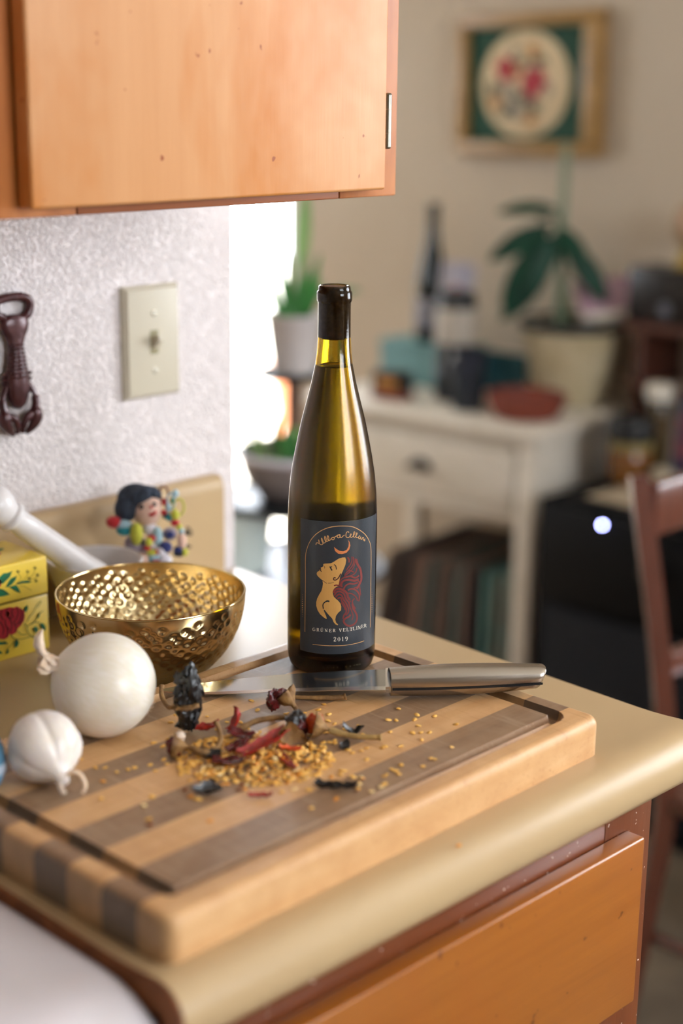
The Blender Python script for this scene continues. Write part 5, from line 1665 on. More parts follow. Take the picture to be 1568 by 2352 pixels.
for cl, lst in {'red': [(205, 488, .012, 70, 55), (600, 650, .013, 42, 30), (560, 745, .016, 34, 26), (845, 512, .004, 40, 32), (728, 300, .0, 26, 34), (722, 405, .002, 26, 24), (655, 790, .016, 18, 26), (640, 890, .014, 40, 22)],
                'skyblue': [(300, 510, .012, 82, 40), (850, 210, .0, 28, 36), (770, 360, .0, 26, 50), (640, 840, .015, 46, 30), (912, 590, .006, 26, 26)],
                'teal': [(318, 578, .012, 74, 46), (780, 460, .002, 34, 34), (590, 860, .013, 30, 46)],
                'lime': [(445, 605, .014, 58, 105), (575, 685, .0155, 34, 44), (605, 790, .0165, 46, 28), (845, 430, .003, 40, 50), (890, 548, .006, 26, 26), (945, 815, .006, 30, 40)],
                'navy': [(745, 750, .011, 62, 56), (790, 630, .007, 40, 34), (440, 700, .009, 60, 30)],
                'white': [(705, 790, .014, 38, 44), (745, 880, .012, 60, 50)],
                'green': [(820, 285, .0, 22, 34), (460, 588, .0165, 14, 12)],
                'black': [(735, 440, .0, 28, 36), (880, 830, .007, 50, 30), (480, 700, .013, 60, 14)]}.items():
    for q_ in lst:
        g = MB(); ell(g, q_[0], q_[1], q_[2], q_[3] * 1.22, q_[4] * 1.22, min(q_[3], q_[4]) * 1.1, 0, 14, 9)
        g.build('ribbon', DC[cl], t)
for cl, c_, rx, rz in (('brown', (728, 205), 48, 72), ('lime', (885, 350), 55, 88), ('skyblue', (800, 290), 40, 80)):
    g = MB(); g.tube([dp(c_[0] + rx * math.cos(a * PI / 10), c_[1] + rz * math.sin(a * PI / 10), 0.001) for a in range(21)], 0.0011, 7); g.build('ribbon_loop', DC[cl], t)
g = MB()
for k in range(9):
    a = -1.2 + 0.3 * k
    g.tube([dp(945, 640 + (90 if k > 5 else 0), 0.002), dp(945 + 90 * math.cos(a), 620 + (100 if k > 5 else 0) - 85 * math.sin(-a), 0.003)], 0.0005, 5)
g.build('fringe', DC['black'], t)
g = MB(); ell(g, 560, 985, 0.016, 110, 60, 80); ell(g, 760, 985, 0.012, 90, 60, 80); g.build('skirt_ruffle', DC['lilac'], t)

# ------------------------------------------------------------------ light switch
m_ivory = mat('ivory_plastic', '#c9c0aa', 0.35, spec=0.5)
m_screw = mat('screw_paint', '#d6d0be', 0.25, 0.3)
t = thing('light_switch', 'ivory toggle light switch plate on the textured wall', 'switch', (1.0215, KW_Y, 0.2300))
g = MB()
w_, h_, dpt = 0.0370, 0.0590, 0.0085
ring = lambda a, b, y: [(-a, y, -b), (a, y, -b), (a, y, b), (-a, y, b)]
vs = ring(w_, h_, -0.0002) + ring(w_ - 0.0006, h_ - 0.0006, -0.0035) + ring(w_ - 0.0045, h_ - 0.0045, -dpt) + ring(w_ - 0.0065, h_ - 0.0065, -dpt - 0.0004)
fs = [(4 * k + i, 4 * k + (i + 1) % 4, 4 * k + 4 + (i + 1) % 4, 4 * k + 4 + i) for k in range(3) for i in range(4)] + [(0, 3, 2, 1), (12, 13, 14, 15)]
g.add(vs, fs); g.build('plate', m_ivory, t, sharp=20)
g = MB(); g.box(-0.0052, 0.0052, -dpt - 0.0008, -dpt - 0.0002, -0.0125, 0.0125); g.build('slot', mat('switch_slot', '#8f8561', 0.5), t)
g = MB(); g.add([(-0.004, -0.0090, -0.007), (0.004, -0.0090, -0.007), (0.004, -0.0090, 0.006), (-0.004, -0.0090, 0.006), (-0.0030, -0.0215, 0.0030), (0.0030, -0.0215, 0.0030), (0.0030, -0.0205, 0.0085), (-0.0030, -0.0205, 0.0085)],
                [(0, 1, 2, 3), (4, 7, 6, 5), (0, 4, 5, 1), (1, 5, 6, 2), (2, 6, 7, 3), (3, 7, 4, 0)]); g.build('toggle', m_ivory, t, sharp=30)
for z in (0.0300, -0.0300):
    g = MB(); g.sphere((0.0005, -dpt - 0.0004, z), (0.0034, 0.0016, 0.0034), 14, 8); g.build('screw', m_screw, t)

# ------------------------------------------------------------------ cast-iron lobster bottle opener
m_iron = mat('red_cast_iron', '#4f2426', 0.32, 0.3, col2='#3a181b', nscale=80, bump=(250, 0.4, 0.0015), coat=0.4)
t = thing('bottle_opener', 'dark red cast iron lobster bottle opener hanging on the wall', 'bottle opener', (0.8535, KW_Y, 0.155))
def lo(zx, zy, d=0.006):
    return Vector(((zx - 100) * 0.0001375, -d, 0.2888 - (zy / 3.564 - 50) * 0.000429 - 0.155))
g = MB()
ringp = [(20, 320), (-20, 300), (-45, 250), (-35, 190), (20, 168), (100, 160), (175, 165), (228, 195), (240, 255), (215, 310), (175, 330)]
g.tube(catmull([lo(*p, 0.0055) for p in ringp], 5), 0.0044, 10); g.build('opener_ring', m_iron, t)
g = MB()
secs = [(300, 62, .004), (330, 108, .0060), (380, 118, .0066), (430, 108, .0066), (480, 82, .0066), (540, 60, .0066), (580, 58, .0070), (640, 66, .0078), (700, 76, .0084), (760, 86, .0090), (830, 96, .0098), (900, 96, .0098), (970, 84, .0090), (1030, 60, .0075), (1062, 25, .004)]
vs, fs = [], []
n = 20
for k, (zy, hw, dep) in enumerate(secs):
    bump_ = 1.0 + (0.05 if 480 < zy < 800 and k % 2 else 0)
    for i in range(n):
        a = 2 * PI * i / n
        p = lo(100 + hw * bump_ * math.cos(a), zy)
        vs.append(Vector((p.x, -0.0068 - dep * 0.85 * math.sin(a) * (1 if math.sin(a) > 0 else 0.45), p.z)))
for k in range(len(secs) - 1):
    for i in range(n):
        fs.append((k * n + i, k * n + (i + 1) % n, (k + 1) * n + (i + 1) % n, (k + 1) * n + i))
fs += [list(range(n)), [(len(secs) - 1) * n + i for i in range(n)]]
g.add(vs, fs); g.build('body', m_iron, t, sharp=60)
for k in range(9):
    zy = 540 + k * 32
    hw = 58 + k * 4.4
    g = MB(); g.tube(catmull([lo(100 - hw, zy + 6, 0.008), lo(100 - hw * .6, zy, 0.0132 + k * 0.0003), lo(100, zy - 3, 0.0150 + k * 0.0003), lo(100 + hw * .6, zy, 0.0132 + k * 0.0003), lo(100 + hw, zy + 6, 0.008)], 4), 0.0010, 6)
    g.build('shell_ridge', m_iron, t)
for sx in (-1, 1):
    f_ = lambda x: 100 + sx * (x - 100)
    g = MB(); g.tube(catmull([lo(f_(190), 860, .007), lo(f_(225), 930, .008), lo(f_(240), 1020, .009), lo(f_(215), 1100, .010)], 5), [0.0026] * 8 + [0.0042] * 8, 9); g.build('arm', m_iron, t)
    g = MB()
    g.tube(catmull([lo(f_(222), 1070, .009), lo(f_(232), 1140, .010), lo(f_(205), 1210, .010), lo(f_(150), 1275, .008)], 6), [0.0050, 0.0058, 0.0064, 0.0068, 0.0070, 0.0070, 0.0068, 0.0066, 0.0064, 0.0060, 0.0056, 0.0052, 0.0048, 0.0043, 0.0038, 0.0032, 0.0028, 0.0022, 0.0016], 10)
    g.tube(catmull([lo(f_(190), 1110, .010), lo(f_(150), 1140, .011), lo(f_(125), 1200, .010), lo(f_(122), 1262, .008)], 5), [0.0040] * 6 + [0.0034] * 6 + [0.0024] * 4, 8)
    g.build('claw', m_iron, t, sharp=70)
    for k in range(4):
        g = MB(); g.tube([lo(f_(170), 760 + 45 * k, .007), lo(f_(212), 775 + 48 * k, .008), lo(f_(205), 810 + 46 * k, .004)], 0.0014, 6); g.build('leg', m_iron, t)

# ------------------------------------------------------------------ half-hidden things at the left edge
m_blue = mat('blue_glaze', '#3d7f9e', 0.25, col2='#7fa6c4', nscale=40, spec=0.6)
t = thing('blue_salt_pot', 'blue glazed pot cut off by the left edge beside the garlic', 'pot', (0.5615, 0.9270, 0.0))
g = MB(); g.lathe([(0.018, 0.0), (0.021, 0.002), (0.0238, 0.010), (0.0245, 0.018), (0.0235, 0.027), (0.0215, 0.032), (0.0205, 0.034), (0.0190, 0.033), (0.0205, 0.022), (0.018, 0.006)], 40)
g.build('pot', m_blue, t)
g = MB(); g.lathe([(0.0246, 0.012), (0.0250, 0.014), (0.0250, 0.017), (0.0246, 0.019)], 40, None, False, False); g.build('glaze_band', mat('pale_glaze_band', '#c3d0de', 0.25), t)
t = thing('pepper_mill', 'dark pepper mill just showing at the left edge before the tin', 'pepper mill', (0.7060, 1.1530, CZ))
g = MB(); g.lathe([(0.021, 0.0), (0.022, 0.003), (0.0205, 0.020), (0.0180, 0.035), (0.0195, 0.052), (0.0212, 0.060)], 36); g.build('base', mat('dark_mill_wood', '#2a2323', 0.35, coat=0.3), t)
g = MB(); g.lathe([(0.0205, 0.0605), (0.0212, 0.064), (0.0205, 0.068)], 36); g.build('collar', m_steel, t)
g = MB(); g.lathe([(0.0200, 0.0685), (0.0208, 0.074), (0.0190, 0.082), (0.0120, 0.088), (0.004, 0.0895)], 36); g.build('head', mat('pale_mill_head', '#d9d4cc', 0.3), t)
# ------------------------------------------------------------------ dining room beyond the counter
m_paint = mat('cream_furniture_paint', '#e4dccf', 0.45, col2='#dbd2c3', nscale=8)
m_pull = mat('dark_bronze_pull', '#2b2724', 0.45, 0.6)
TA = 0.087
tu, tv = Vector((-math.sin(TA), math.cos(TA), 0)), Vector((math.cos(TA), math.sin(TA), 0))
TC_ = Vector((2.497, 1.920, FLOOR))
TZ = -0.19 - FLOOR
TW, TD = 0.60, 0.40
TM = Matrix(((tv.x, tu.x, 0, 0), (tv.y, tu.y, 0, 0), (0, 0, 1, 0), (0, 0, 0, 1)))     # local: depth, width, up
def tb(b, a, z=0.0):
    """point on the side table: depth b from the front, a from the right end"""
    return TC_ + tv * b + tu * a + Vector((0, 0, TZ + z))
t = thing('side_table', 'cream painted side table with one drawer against the far wall', 'side table', TC_, TA)
def tpart(name, b0, b1, a0, a1, z0, z1, m=m_paint, par=None, r=0.003):
    g = MB(); g.rbox(b0, b1, a0, a1, z0, z1, r, 2)
    return g.build(name, m, par or t)
tpart('tabletop', -0.012, TD, -0.012, TW + 0.012, TZ - 0.022, TZ, r=0.005)
for b0 in (0.0, TD - 0.045):
    for a0 in (0.0, TW - 0.045):
        tpart('leg', b0, b0 + 0.042, a0, a0 + 0.042, 0.0, TZ - 0.023)
tpart('side_apron', 0.043, TD - 0.046, 0.006, 0.024, TZ - 0.20, TZ - 0.023)
tpart('side_apron', 0.043, TD - 0.046, TW - 0.027, TW - 0.009, TZ - 0.20, TZ - 0.023)
tpart('back_apron', TD - 0.030, TD - 0.012, 0.043, TW - 0.046, TZ - 0.20, TZ - 0.023)
tpart('rail', 0.006, 0.024, 0.043, TW - 0.046, TZ - 0.045, TZ - 0.023)
tpart('rail', 0.006, 0.024, 0.043, TW - 0.046, TZ - 0.200, TZ - 0.175)
dw = tpart('drawer', -0.002, 0.020, 0.050, 0.54, TZ - 0.172, TZ - 0.048, r=0.004)
tpart('lower_shelf', 0.010, TD - 0.010, 0.010, TW - 0.012, 0.09, 0.115)
g = MB()
for sgn in (1,):
    vs, fs = [], []
    for k in range(9):
        a = PI * k / 8
        for j in range(5):
            q = PI / 2 * j / 4
            vs.append((-0.004 - 0.018 * math.sin(q), 0.285 + 0.030 * math.cos(a), TZ - 0.118 + 0.022 * math.sin(a) * math.cos(q)))
    for k in range(8):
        for j in range(4):
            i = k * 5 + j
            fs.append((i, i + 1, i + 6, i + 5))
    g.add(vs, fs)
cp = g.build('cup_pull', m_pull, dw)
cp.modifiers.new('thickness', 'SOLIDIFY').thickness = 0.003
# records leaning on the lower shelf
recs = ['#5a463c', '#6b564a', '#3b3a3c', '#8a6a5b', '#9b7a6a', '#3f3c3b', '#a88a78', '#7b6559', '#433d3c', '#8b7165', '#3a3738', '#5a807c', '#6b9a94', '#76a8a0']
rec_words = ['grey brown', 'dull brown', 'charcoal', 'reddish brown', 'rosy brown', 'dark grey', 'light tan', 'brown', 'blackish', 'dusty brown', 'black', 'dark teal', 'teal', 'pale teal']
ORD = ['first', 'second', 'third', 'fourth', 'fifth', 'sixth', 'seventh', 'eighth', 'ninth', 'tenth', 'eleventh', 'twelfth', 'thirteenth', 'last']
for k, c_ in enumerate(recs):
    a = 0.455 - k * 0.0285
    lean = 0.20 - k * 0.016 if k < 9 else 0.03
    g = MB(); g.rbox(0, 0.315, -0.004, 0.004, 0, 0.315, 0.001, 1)
    o = g.build('record_sleeve', mat('record_sleeve_card', c_, 0.6, col2=recs[(k * 5) % 14], nscale=4), None)
    o.matrix_world = Matrix.Translation(tb(0.035, a, 0.1165 - TZ)) @ TM @ Matrix.Rotation(lean, 4, 'X')
    tag(o, rec_words[k] + ' record sleeve, ' + ORD[k] + ' from the left in the row under the side table', 'record', 'records under the side table')

# ---- things on the side table
m_teal = mat('teal_card_box', '#6f9a9c', 0.6, col2='#5d888c', nscale=6)
m_tealdk = mat('dark_teal_book', '#2c5a66', 0.55)
m_terra = mat('terracotta', '#8a3f2c', 0.6, col2='#6f2f22', nscale=20)
m_dkglass = mat('dark_bottle_glass', '#101812', 0.15, spec=0.35)
m_glz = mat('dark_mug_glaze', '#121c22', 0.35, col2='#262c3c', nscale=18)
m_white = mat('matte_white', '#dcd6cc', 0.6)
m_blackm = mat('matte_black', '#17191b', 0.5)
t = thing('card_box', 'long pale teal box at the back of the side table', 'box', tb(0.29, 0.475), TA)
g = MB(); g.rbox(-0.05, 0.05, -0.118, 0.118, 0.0, 0.078, 0.003, 2); g.build('base', m_teal, t)
g = MB(); g.rbox(-0.053, 0.053, -0.121, 0.121, 0.0785, 0.1, 0.003, 2); g.build('lid', m_teal, t)
t = thing('book_stack', 'dark teal book standing left of the planter', 'book', tb(0.330, 0.290), TA)
g = MB(); g.rbox(-0.016, 0.016, -0.060, 0.060, 0.0, 0.092, 0.002, 1); g.build('cover', m_tealdk, t)
g = MB(); g.box(-0.013, 0.013, -0.0612, 0.0605, 0.003, 0.0935); g.build('pages', m_white, t)
t = thing('small_black_box', 'little black box with an amber lid at the left of the side table', 'box', tb(0.085, 0.435), TA + 0.1)
g = MB(); g.rbox(-0.025, 0.025, -0.042, 0.042, 0.0, 0.018, 0.002, 1); g.build('base', m_terra, t)
g = MB(); g.rbox(-0.024, 0.024, -0.040, 0.040, 0.0185, 0.062, 0.003, 2); g.build('body', m_blackm, t)
g = MB(); g.rbox(-0.0255, -0.0243, -0.026, 0.026, 0.028, 0.050, 0.0004, 1); g.build('amber_panel', mat('amber_panel', '#b5792f', 0.4), t)
# bottle on the teal box
t = thing('dark_bottle', 'tall dark wine bottle standing at the back of the side table', 'bottle', tb(0.29, 0.485, 0.1002))
g = MB(); g.lathe([(0.030, 0.0), (0.036, 0.003), (0.037, 0.010), (0.037, 0.11), (0.035, 0.14), (0.029, 0.175), (0.020, 0.215), (0.0145, 0.245), (0.0130, 0.29), (0.0132, 0.300), (0.0150, 0.301), (0.0150, 0.312), (0.0125, 0.316)], 36)
g.build('glass', m_dkglass, t)
g = MB(); g.lathe([(0.0375, 0.030), (0.0376, 0.031), (0.0376, 0.100), (0.0375, 0.101)], 36, None, False, False); part(g.build('label', mat('blue_print_label', '#31405a', 0.6, col2='#a9a6b0', nscale=40), t), 'printed blue label')
# cards leaning beside the bottle
t = thing('greeting_card', 'pale card with a red motif propped beside the dark bottle', 'card', tb(0.262, 0.405, 0.1002), TA)
g = MB(); g.box(-0.0010, 0.0010, -0.048, 0.048, 0.0, 0.190, Matrix.Rotation(0.12, 4, 'Y')); g.build('sheet', mat('card_stock', '#b9b2b8', 0.7, col2='#8c8ea6', nscale=14), t)
g = MB(); v, f = fill2d([(0.018 * math.cos(k * 0.52), 0.105 + 0.034 * math.sin(k * 0.52)) for k in range(12)], 1); g.add([Matrix.Rotation(0.12, 4, 'Y') @ Vector((-0.0012, p.x, p.y)) for p in v], f)
g.build('red_motif', mat('card_red', '#a9483f', 0.6), t, smooth=False, recalc=False)
# black jar with white label
t = thing('candle_jar', 'black jar with a white label behind the dark mug', 'jar', tb(0.175, 0.330, 0.0))
g = MB(); g.lathe([(0.040, 0.0), (0.043, 0.003), (0.044, 0.02), (0.044, 0.220), (0.041, 0.228), (0.038, 0.240), (0.030, 0.242)], 36); g.build('jar', m_blackm, t)
g = MB(); g.lathe([(0.0445, 0.128), (0.0447, 0.129), (0.0447, 0.204), (0.0445, 0.205)], 36, None, False, False); g.build('label', mat('jar_label_paper', '#b7aea2', 0.6), t)
# mug
t = thing('dark_mug', 'tall dark blue glazed mug with a handle at the front of the side table', 'mug', tb(0.100, 0.240), 0.0)
g = MB(); g.lathe([(0.030, 0.0), (0.034, 0.003), (0.035, 0.02), (0.038, 0.128), (0.0385, 0.131), (0.036, 0.131), (0.033, 0.02), (0.02, 0.008)], 36); g.build('body', m_glz, t)
g = MB(); g.tube(catmull([RTv * -0.034 + Vector((0, 0, 0.030)), RTv * -0.058 + Vector((0, 0, 0.034)), RTv * -0.064 + Vector((0, 0, 0.060)), RTv * -0.056 + Vector((0, 0, 0.086)), RTv * -0.034 + Vector((0, 0, 0.090))], 6), 0.0065, 9); g.build('handle', m_glz, t)
# dish
t = thing('terracotta_dish', 'low red brown dish on the side table in front of the planter', 'dish', tb(0.122, 0.104))
g = MB(); g.lathe([(0.060, 0.0), (0.066, 0.003), (0.080, 0.026), (0.086, 0.048), (0.084, 0.050), (0.080, 0.046), (0.066, 0.010), (0.03, 0.007)], 48); g.build('dish', m_terra, t)
g = MB(); g.rbox(-0.03, 0.03, -0.02, 0.02, 0.009, 0.024, 0.005, 2, Matrix.Rotation(0.6, 4, 'Z')); part(g.build('contents', mat('lavender_trinket', '#8a86a0', 0.5), t), 'lavender trinket in the dish')
# planter
PLc = Vector((2.7990, 2.0650, -0.19))
t = thing('planter', 'large cream conical planter with a dark rim on the side table', 'planter', PLc)
g = MB(); g.lathe([(0.068, 0.0), (0.072, 0.004), (0.080, 0.03), (0.106, 0.150), (0.1115, 0.176), (0.109, 0.176), (0.103, 0.150), (0.075, 0.02)], 56); g.build('pot', mat('cream_planter_glaze', '#cdbf9f', 0.5, col2='#b9a985', nscale=12), t)
g = MB(); g.lathe([(0.1120, 0.166), (0.1155, 0.168), (0.1165, 0.176), (0.1150, 0.184), (0.1110, 0.186), (0.1085, 0.182), (0.1085, 0.168)], 56, None, False, False); g.build('rim', m_blackm, t)
g = MB(); g.lathe([(0.106, 0.160), (0.090, 0.168), (0.05, 0.171), (0.01, 0.172)], 40, None, True, True); g.build('soil', mat('potting_soil', '#2a221b', 0.95, bump=(120, 0.8, 0.006)), t)
# plant in the planter with a stake
m_leafd = mat('dark_green_leaf', '#0f4330', 0.55, col2='#0a2f22', nscale=15, spec=0.3)
t = thing('leafy_houseplant', 'dark green houseplant with long drooping leaves in the cream planter', 'plant', PLc + Vector((0, 0, 0.172)))
o_ = PLc + Vector((0, 0, 0.172))
pxs = 0.00093
def lp(px, py, d=0.0):
    """offset from the planter's axis for a spot of the photo at the planter's distance"""
    return RTv * ((px - 1318) * pxs) + TCv * d + Vector((0, 0, (748 - py) * pxs * 1.03))
g = MB(); g.tube(catmull([lp(1300, 748), lp(1290, 650), lp(1280, 560), lp(1272, 500)], 5), [0.008] * 8 + [0.006] * 8, 9); g.build('stem', mat('plant_stem', '#3f5a3c', 0.5), t)
g = MB(); g.tube([lp(1288, 748, -0.012), lp(1285, 500, -0.012), lp(1287, 348, -0.012)], 0.0095, 9); part(g.build('stake', mat('grey_green_stake', '#7d8a74', 0.7), t), 'grey green moss stake rising above the leaves')
def leaf(p0, p1, w, droop, par=t, upd=None, m=m_leafd):
    v, f = blade_leaf((p1 - p0).length * 1.03, w, droop, 0.25, 12)
    g = MB(); g.add(v, f, frame_mat(p0, (p1 - p0) + Vector((0, 0, 1)) * (p1 - p0).length * droop * 0.45, upd or (TCv * 0.6 + Vector((0, 0, 0.8)))))
    return g.build('leaf', m, par, sharp=70)
leaf(lp(1268, 488), lp(1135, 497, .01), 0.042, 0.25)
leaf(lp(1258, 525), lp(1130, 615, .03), 0.050, 0.5, upd=TCv + Vector((0, 0, 0.5)))
leaf(lp(1250, 545), lp(1160, 705, .04), 0.052, 0.5, upd=TCv + Vector((0, 0, 0.3)) - RTv * 0.3)
leaf(lp(1290, 560), lp(1378, 690, .05), 0.055, 0.4, upd=TCv + RTv * 0.4)
leaf(lp(1285, 530), lp(1330, 640, .07), 0.050, 0.5, upd=TCv + RTv * 0.3)
leaf(lp(1275, 540), lp(1225, 660, .05), 0.046, 0.4, upd=TCv)
leaf(lp(1262, 600), lp(1165, 745, .02), 0.050, 0.3, upd=TCv)
leaf(lp(1272, 500), lp(1250, 520, -.10), 0.05, 0.3)
# magazine resting on the planter's rim
t = thing('magazine', 'pink and white magazine propped on the rim of the planter', 'magazine', PLc + RTv * 0.085 + Vector((0, 0, 0.1865)))
Mm = frame_mat(Vector((0, 0, 0.001)), RTv * 1.0 - TCv * 0.1 + Vector((0, 0, 0.12)), TCv * 0.55 + Vector((0, 0, 0.8)))
g = MB(); g.rbox(-0.080, 0.080, -0.060, 0.060, 0, 0.012, 0.001, 1, Mm); zmin = min(v.z for v in g.v)
for v in g.v:
    v.z -= zmin
g.build('pages', m_white, t)
Mm = Matrix.Translation((0, 0, -zmin)) @ Mm
g = MB(); g.box(-0.078, 0.078, -0.045, 0.058, 0.0122, 0.0128, Mm); part(g.build('cover', mat('magazine_cover', '#b9a0b0', 0.4, col2='#8b4f74', nscale=22), t), 'mauve and pink cover picture')

# ---- framed flower picture on the far wall
FW = 2.93
t = thing('framed_picture', 'square gold framed flower picture with a dark green mat on the far wall', 'picture', (FW, 2.302, 0.489), rot=(R(-1.3), 0, 0))
m_gold = mat('gold_frame_wood', '#a88450', 0.4, col2='#8f6d3c', nscale=40, stretch=(1, 0.2, 1))
hw, hh, fwid = 0.206, 0.156, 0.030
def bar(name, pts0, pts1):
    pass
for y0, y1, z0, z1 in ((-hw, hw, hh - fwid, hh), (-hw, hw, -hh, -hh + fwid), (-hw, -hw + 0.050, -hh + fwid, hh - fwid), (hw - fwid, hw, -hh + fwid, hh - fwid)):
    g = MB(); g.rbox(-0.034, -0.001, y0, y1, z0, z1, 0.006, 2); g.build('frame_bar', m_gold, t)
g = MB(); g.box(-0.016, -0.003, -hw + 0.02, hw - 0.02, -hh + 0.02, hh - 0.02); g.build('mat_board', mat('dark_green_mat', '#14402f', 0.8), t)
def oval(ry, rz, x, n=40, cy=0.012, cz=0.0):
    return [Vector((x, cy + ry * math.cos(2 * PI * k / n), cz + rz * math.sin(2 * PI * k / n))) for k in range(n)]
g = MB()
a_, b__ = oval(0.127, 0.118, -0.0165), oval(0.123, 0.114, -0.0195)
g.add(a_ + b__, [(i, (i + 1) % 40, 40 + (i + 1) % 40, 40 + i) for i in range(40)] + [[40 + i for i in range(40)]])
cv = g.build('oval_canvas', mat('cream_canvas', '#d3bf9d', 0.8, col2='#c7b18c', nscale=30), t)
fl = {'crimson_rose': ('#9c2432', [(0.055, 0.036, .028, .026), (0.046, 0.022, .020, .016), (-0.028, 0.008, .036, .030), (-0.018, -0.018, .024, .020)]),
      'dark_leaf': ('#26382c', [(0.088, -0.012, .014, .022), (0.052, -0.060, .018, .014), (-0.030, -0.050, .016, .016), (-0.040, 0.050, .024, .010), (0.010, 0.048, .014, .010), (0.005, -0.030, .020, .012)]),
      'amber_flower': ('#a8702f', [(-0.024, 0.072, .014, .018), (0.082, -0.040, .014, .016), (-0.022, -0.078, .016, .012), (0.02, 0.028, .010, .012)]),
      'grey_flower': ('#8d8272', [(0.045, -0.016, .022, .022), (0.018, -0.062, .022, .018), (0.030, 0.075, .012, .014), (-0.070, -0.012, .012, .014), (0.03, -0.04, .02, .012)])}
k = 0
for nm, (c_, lst) in fl.items():
    mm_ = mat(nm + '_paint', c_, 0.7, col2=c_, nscale=50)
    for y, z, ry, rz in lst:
        k += 1
        g = MB()
        n = 18
        pts = [Vector((-0.0198 - 0.0001 * k, 0.012 + y + ry * (1 + 0.16 * math.sin(5 * 2 * PI * i / n + k)) * math.cos(2 * PI * i / n), z + rz * (1 + 0.16 * math.sin(5 * 2 * PI * i / n + k)) * math.sin(2 * PI * i / n))) for i in range(n)]
        g.add(pts, [list(range(n))]); g.build(nm, mm_, cv, smooth=False, recalc=False)

# ---- black cabinet with small things, right of the side table
KX, KY, KZ = 2.44, 1.860, -0.30
m_cabk = mat('black_stereo_cabinet', '#030304', 0.7, col2='#060709', nscale=5, spec=0.12)
t = thing('stereo_cabinet', 'black stereo cabinet with a lit blue lamp right of the side table', 'cabinet', (KX + 0.23, KY - 0.45, FLOOR))
def kp(name, x0, x1, y0, y1, z0, z1, m, r=0.003):
    g = MB(); g.rbox(x0 - KX - 0.23, x1 - KX - 0.23, y0 - KY + 0.45, y1 - KY + 0.45, z0 - FLOOR, z1 - FLOOR, r, 2)
    return g.build(name, m, t)
kp('body', KX, KX + 0.45, KY - 0.90, KY, FLOOR + 0.03, KZ, m_cabk, 0.006)
kp('plinth', KX + 0.02, KX + 0.43, KY - 0.88, KY - 0.02, FLOOR, FLOOR + 0.029, m_blackm)
kp('receiver', KX - 0.012, KX - 0.0005, KY - 0.52, KY - 0.02, KZ - 0.20, KZ - 0.008, mat('dark_receiver_face', '#030304', 0.6, spec=0.15))
kp('speaker_cloth', KX - 0.008, KX - 0.0005, KY - 0.44, KY - 0.03, FLOOR + 0.05, KZ - 0.215, mat('speaker_cloth', '#0a0c11', 0.95, bump=(300, 0.4, 0.002)))
g = MB(); g.tube([(KX - 0.014 - KX - 0.23, 1.6969 - KY + 0.45, -0.3232 - FLOOR), (KX - 0.0115 - KX - 0.23, 1.6969 - KY + 0.45, -0.3232 - FLOOR)], 0.0032, 14)
part(g.build('lamp', mat('lit_power_lamp', '#c9ccff', 0.4, emit='#a3aaff', estr=50.0), t), 'glowing pale blue power lamp')
g = MB(); g.tube([(KX - 0.030 - KX - 0.23, 1.58 - KY + 0.45, -0.39 - FLOOR), (KX - 0.012 - KX - 0.23, 1.58 - KY + 0.45, -0.39 - FLOOR)], 0.020, 20); g.build('dial', m_blackm, t)
def kpt(px_ray, z=KZ):
    return Vector(px_ray)
# runner cloth
t = tag(MB().rbox(-0.06, 0.14, -0.20, -0.01, 0.0, 0.004, 0.001, 1).build('table_runner', mat('beige_runner', '#b9a78d', 0.9, col2='#8f7d68', nscale=25), None, (2.56, 1.80, KZ + 0.0003)), 'crumpled beige cloth on the black cabinet', 'cloth')
t = thing('amber_jar', 'wide amber glass jar with a dark lid on the black cabinet', 'jar', (2.665, 1.805, KZ + 0.0045))
g = MB(); g.lathe([(0.040, 0), (0.044, 0.004), (0.045, 0.02), (0.045, 0.062), (0.042, 0.068)], 36); g.build('glass', mat('amber_glass', '#7a4a16', 0.12, col2='#5e3a12', nscale=10, spec=0.7), t)
g = MB(); g.lathe([(0.0455, 0.0685), (0.0458, 0.080), (0.0455, 0.086)], 36); g.build('band', mat('olive_band', '#8a7a48', 0.5), t)
g = MB(); g.lathe([(0.046, 0.0865), (0.047, 0.090), (0.047, 0.126), (0.045, 0.130)], 36); g.build('lid', m_blackm, t)
t = thing('capped_bottle', 'slim dark amber bottle with a white cap on the black cabinet', 'bottle', (2.745, 1.795, KZ + 0.0003))
g = MB(); g.lathe([(0.021, 0), (0.024, 0.004), (0.025, 0.02), (0.025, 0.150), (0.021, 0.162)], 30); g.build('glass', mat('brown_amber_glass', '#4d3a1c', 0.12, col2='#32301c', nscale=12, spec=0.7), t)
g = MB(); g.lathe([(0.024, 0.1625), (0.028, 0.166), (0.029, 0.188), (0.026, 0.196), (0.01, 0.198)], 30); g.build('cap', mat('white_cap', '#d9d2c4', 0.4), t)
t = thing('photo_frame', 'grey framed colour photo leaning at the right edge', 'photo frame', (2.760, 1.700, KZ + 0.0003), rot=(0, R(10), R(8)))
g = MB(); g.rbox(-0.006, 0.006, -0.075, 0.075, 0.0, 0.20, 0.002, 1); g.build('frame', mat('grey_frame', '#8d8478', 0.4), t)
g = MB(); g.box(-0.0072, -0.0062, -0.060, 0.060, 0.015, 0.182); g.build('photo', mat('colour_photo', '#8e4b55', 0.35, col2='#37405c', nscale=22, lo=0.45, hi=0.55), t)
g = MB(); v, f = fill2d([(0.036 * math.cos(k * 0.42) - 0.012, 0.075 + 0.05 * math.sin(k * 0.42)) for k in range(15)], 1); g.add([(-0.0074, p.x, p.y) for p in v], f); g.build('photo_subject', mat('pale_photo_subject', '#c3c0b4', 0.4), t, smooth=False, recalc=False)
t = thing('candle', 'low pale candle in front of the photo frame', 'candle', (2.665, 1.725, KZ + 0.0003))
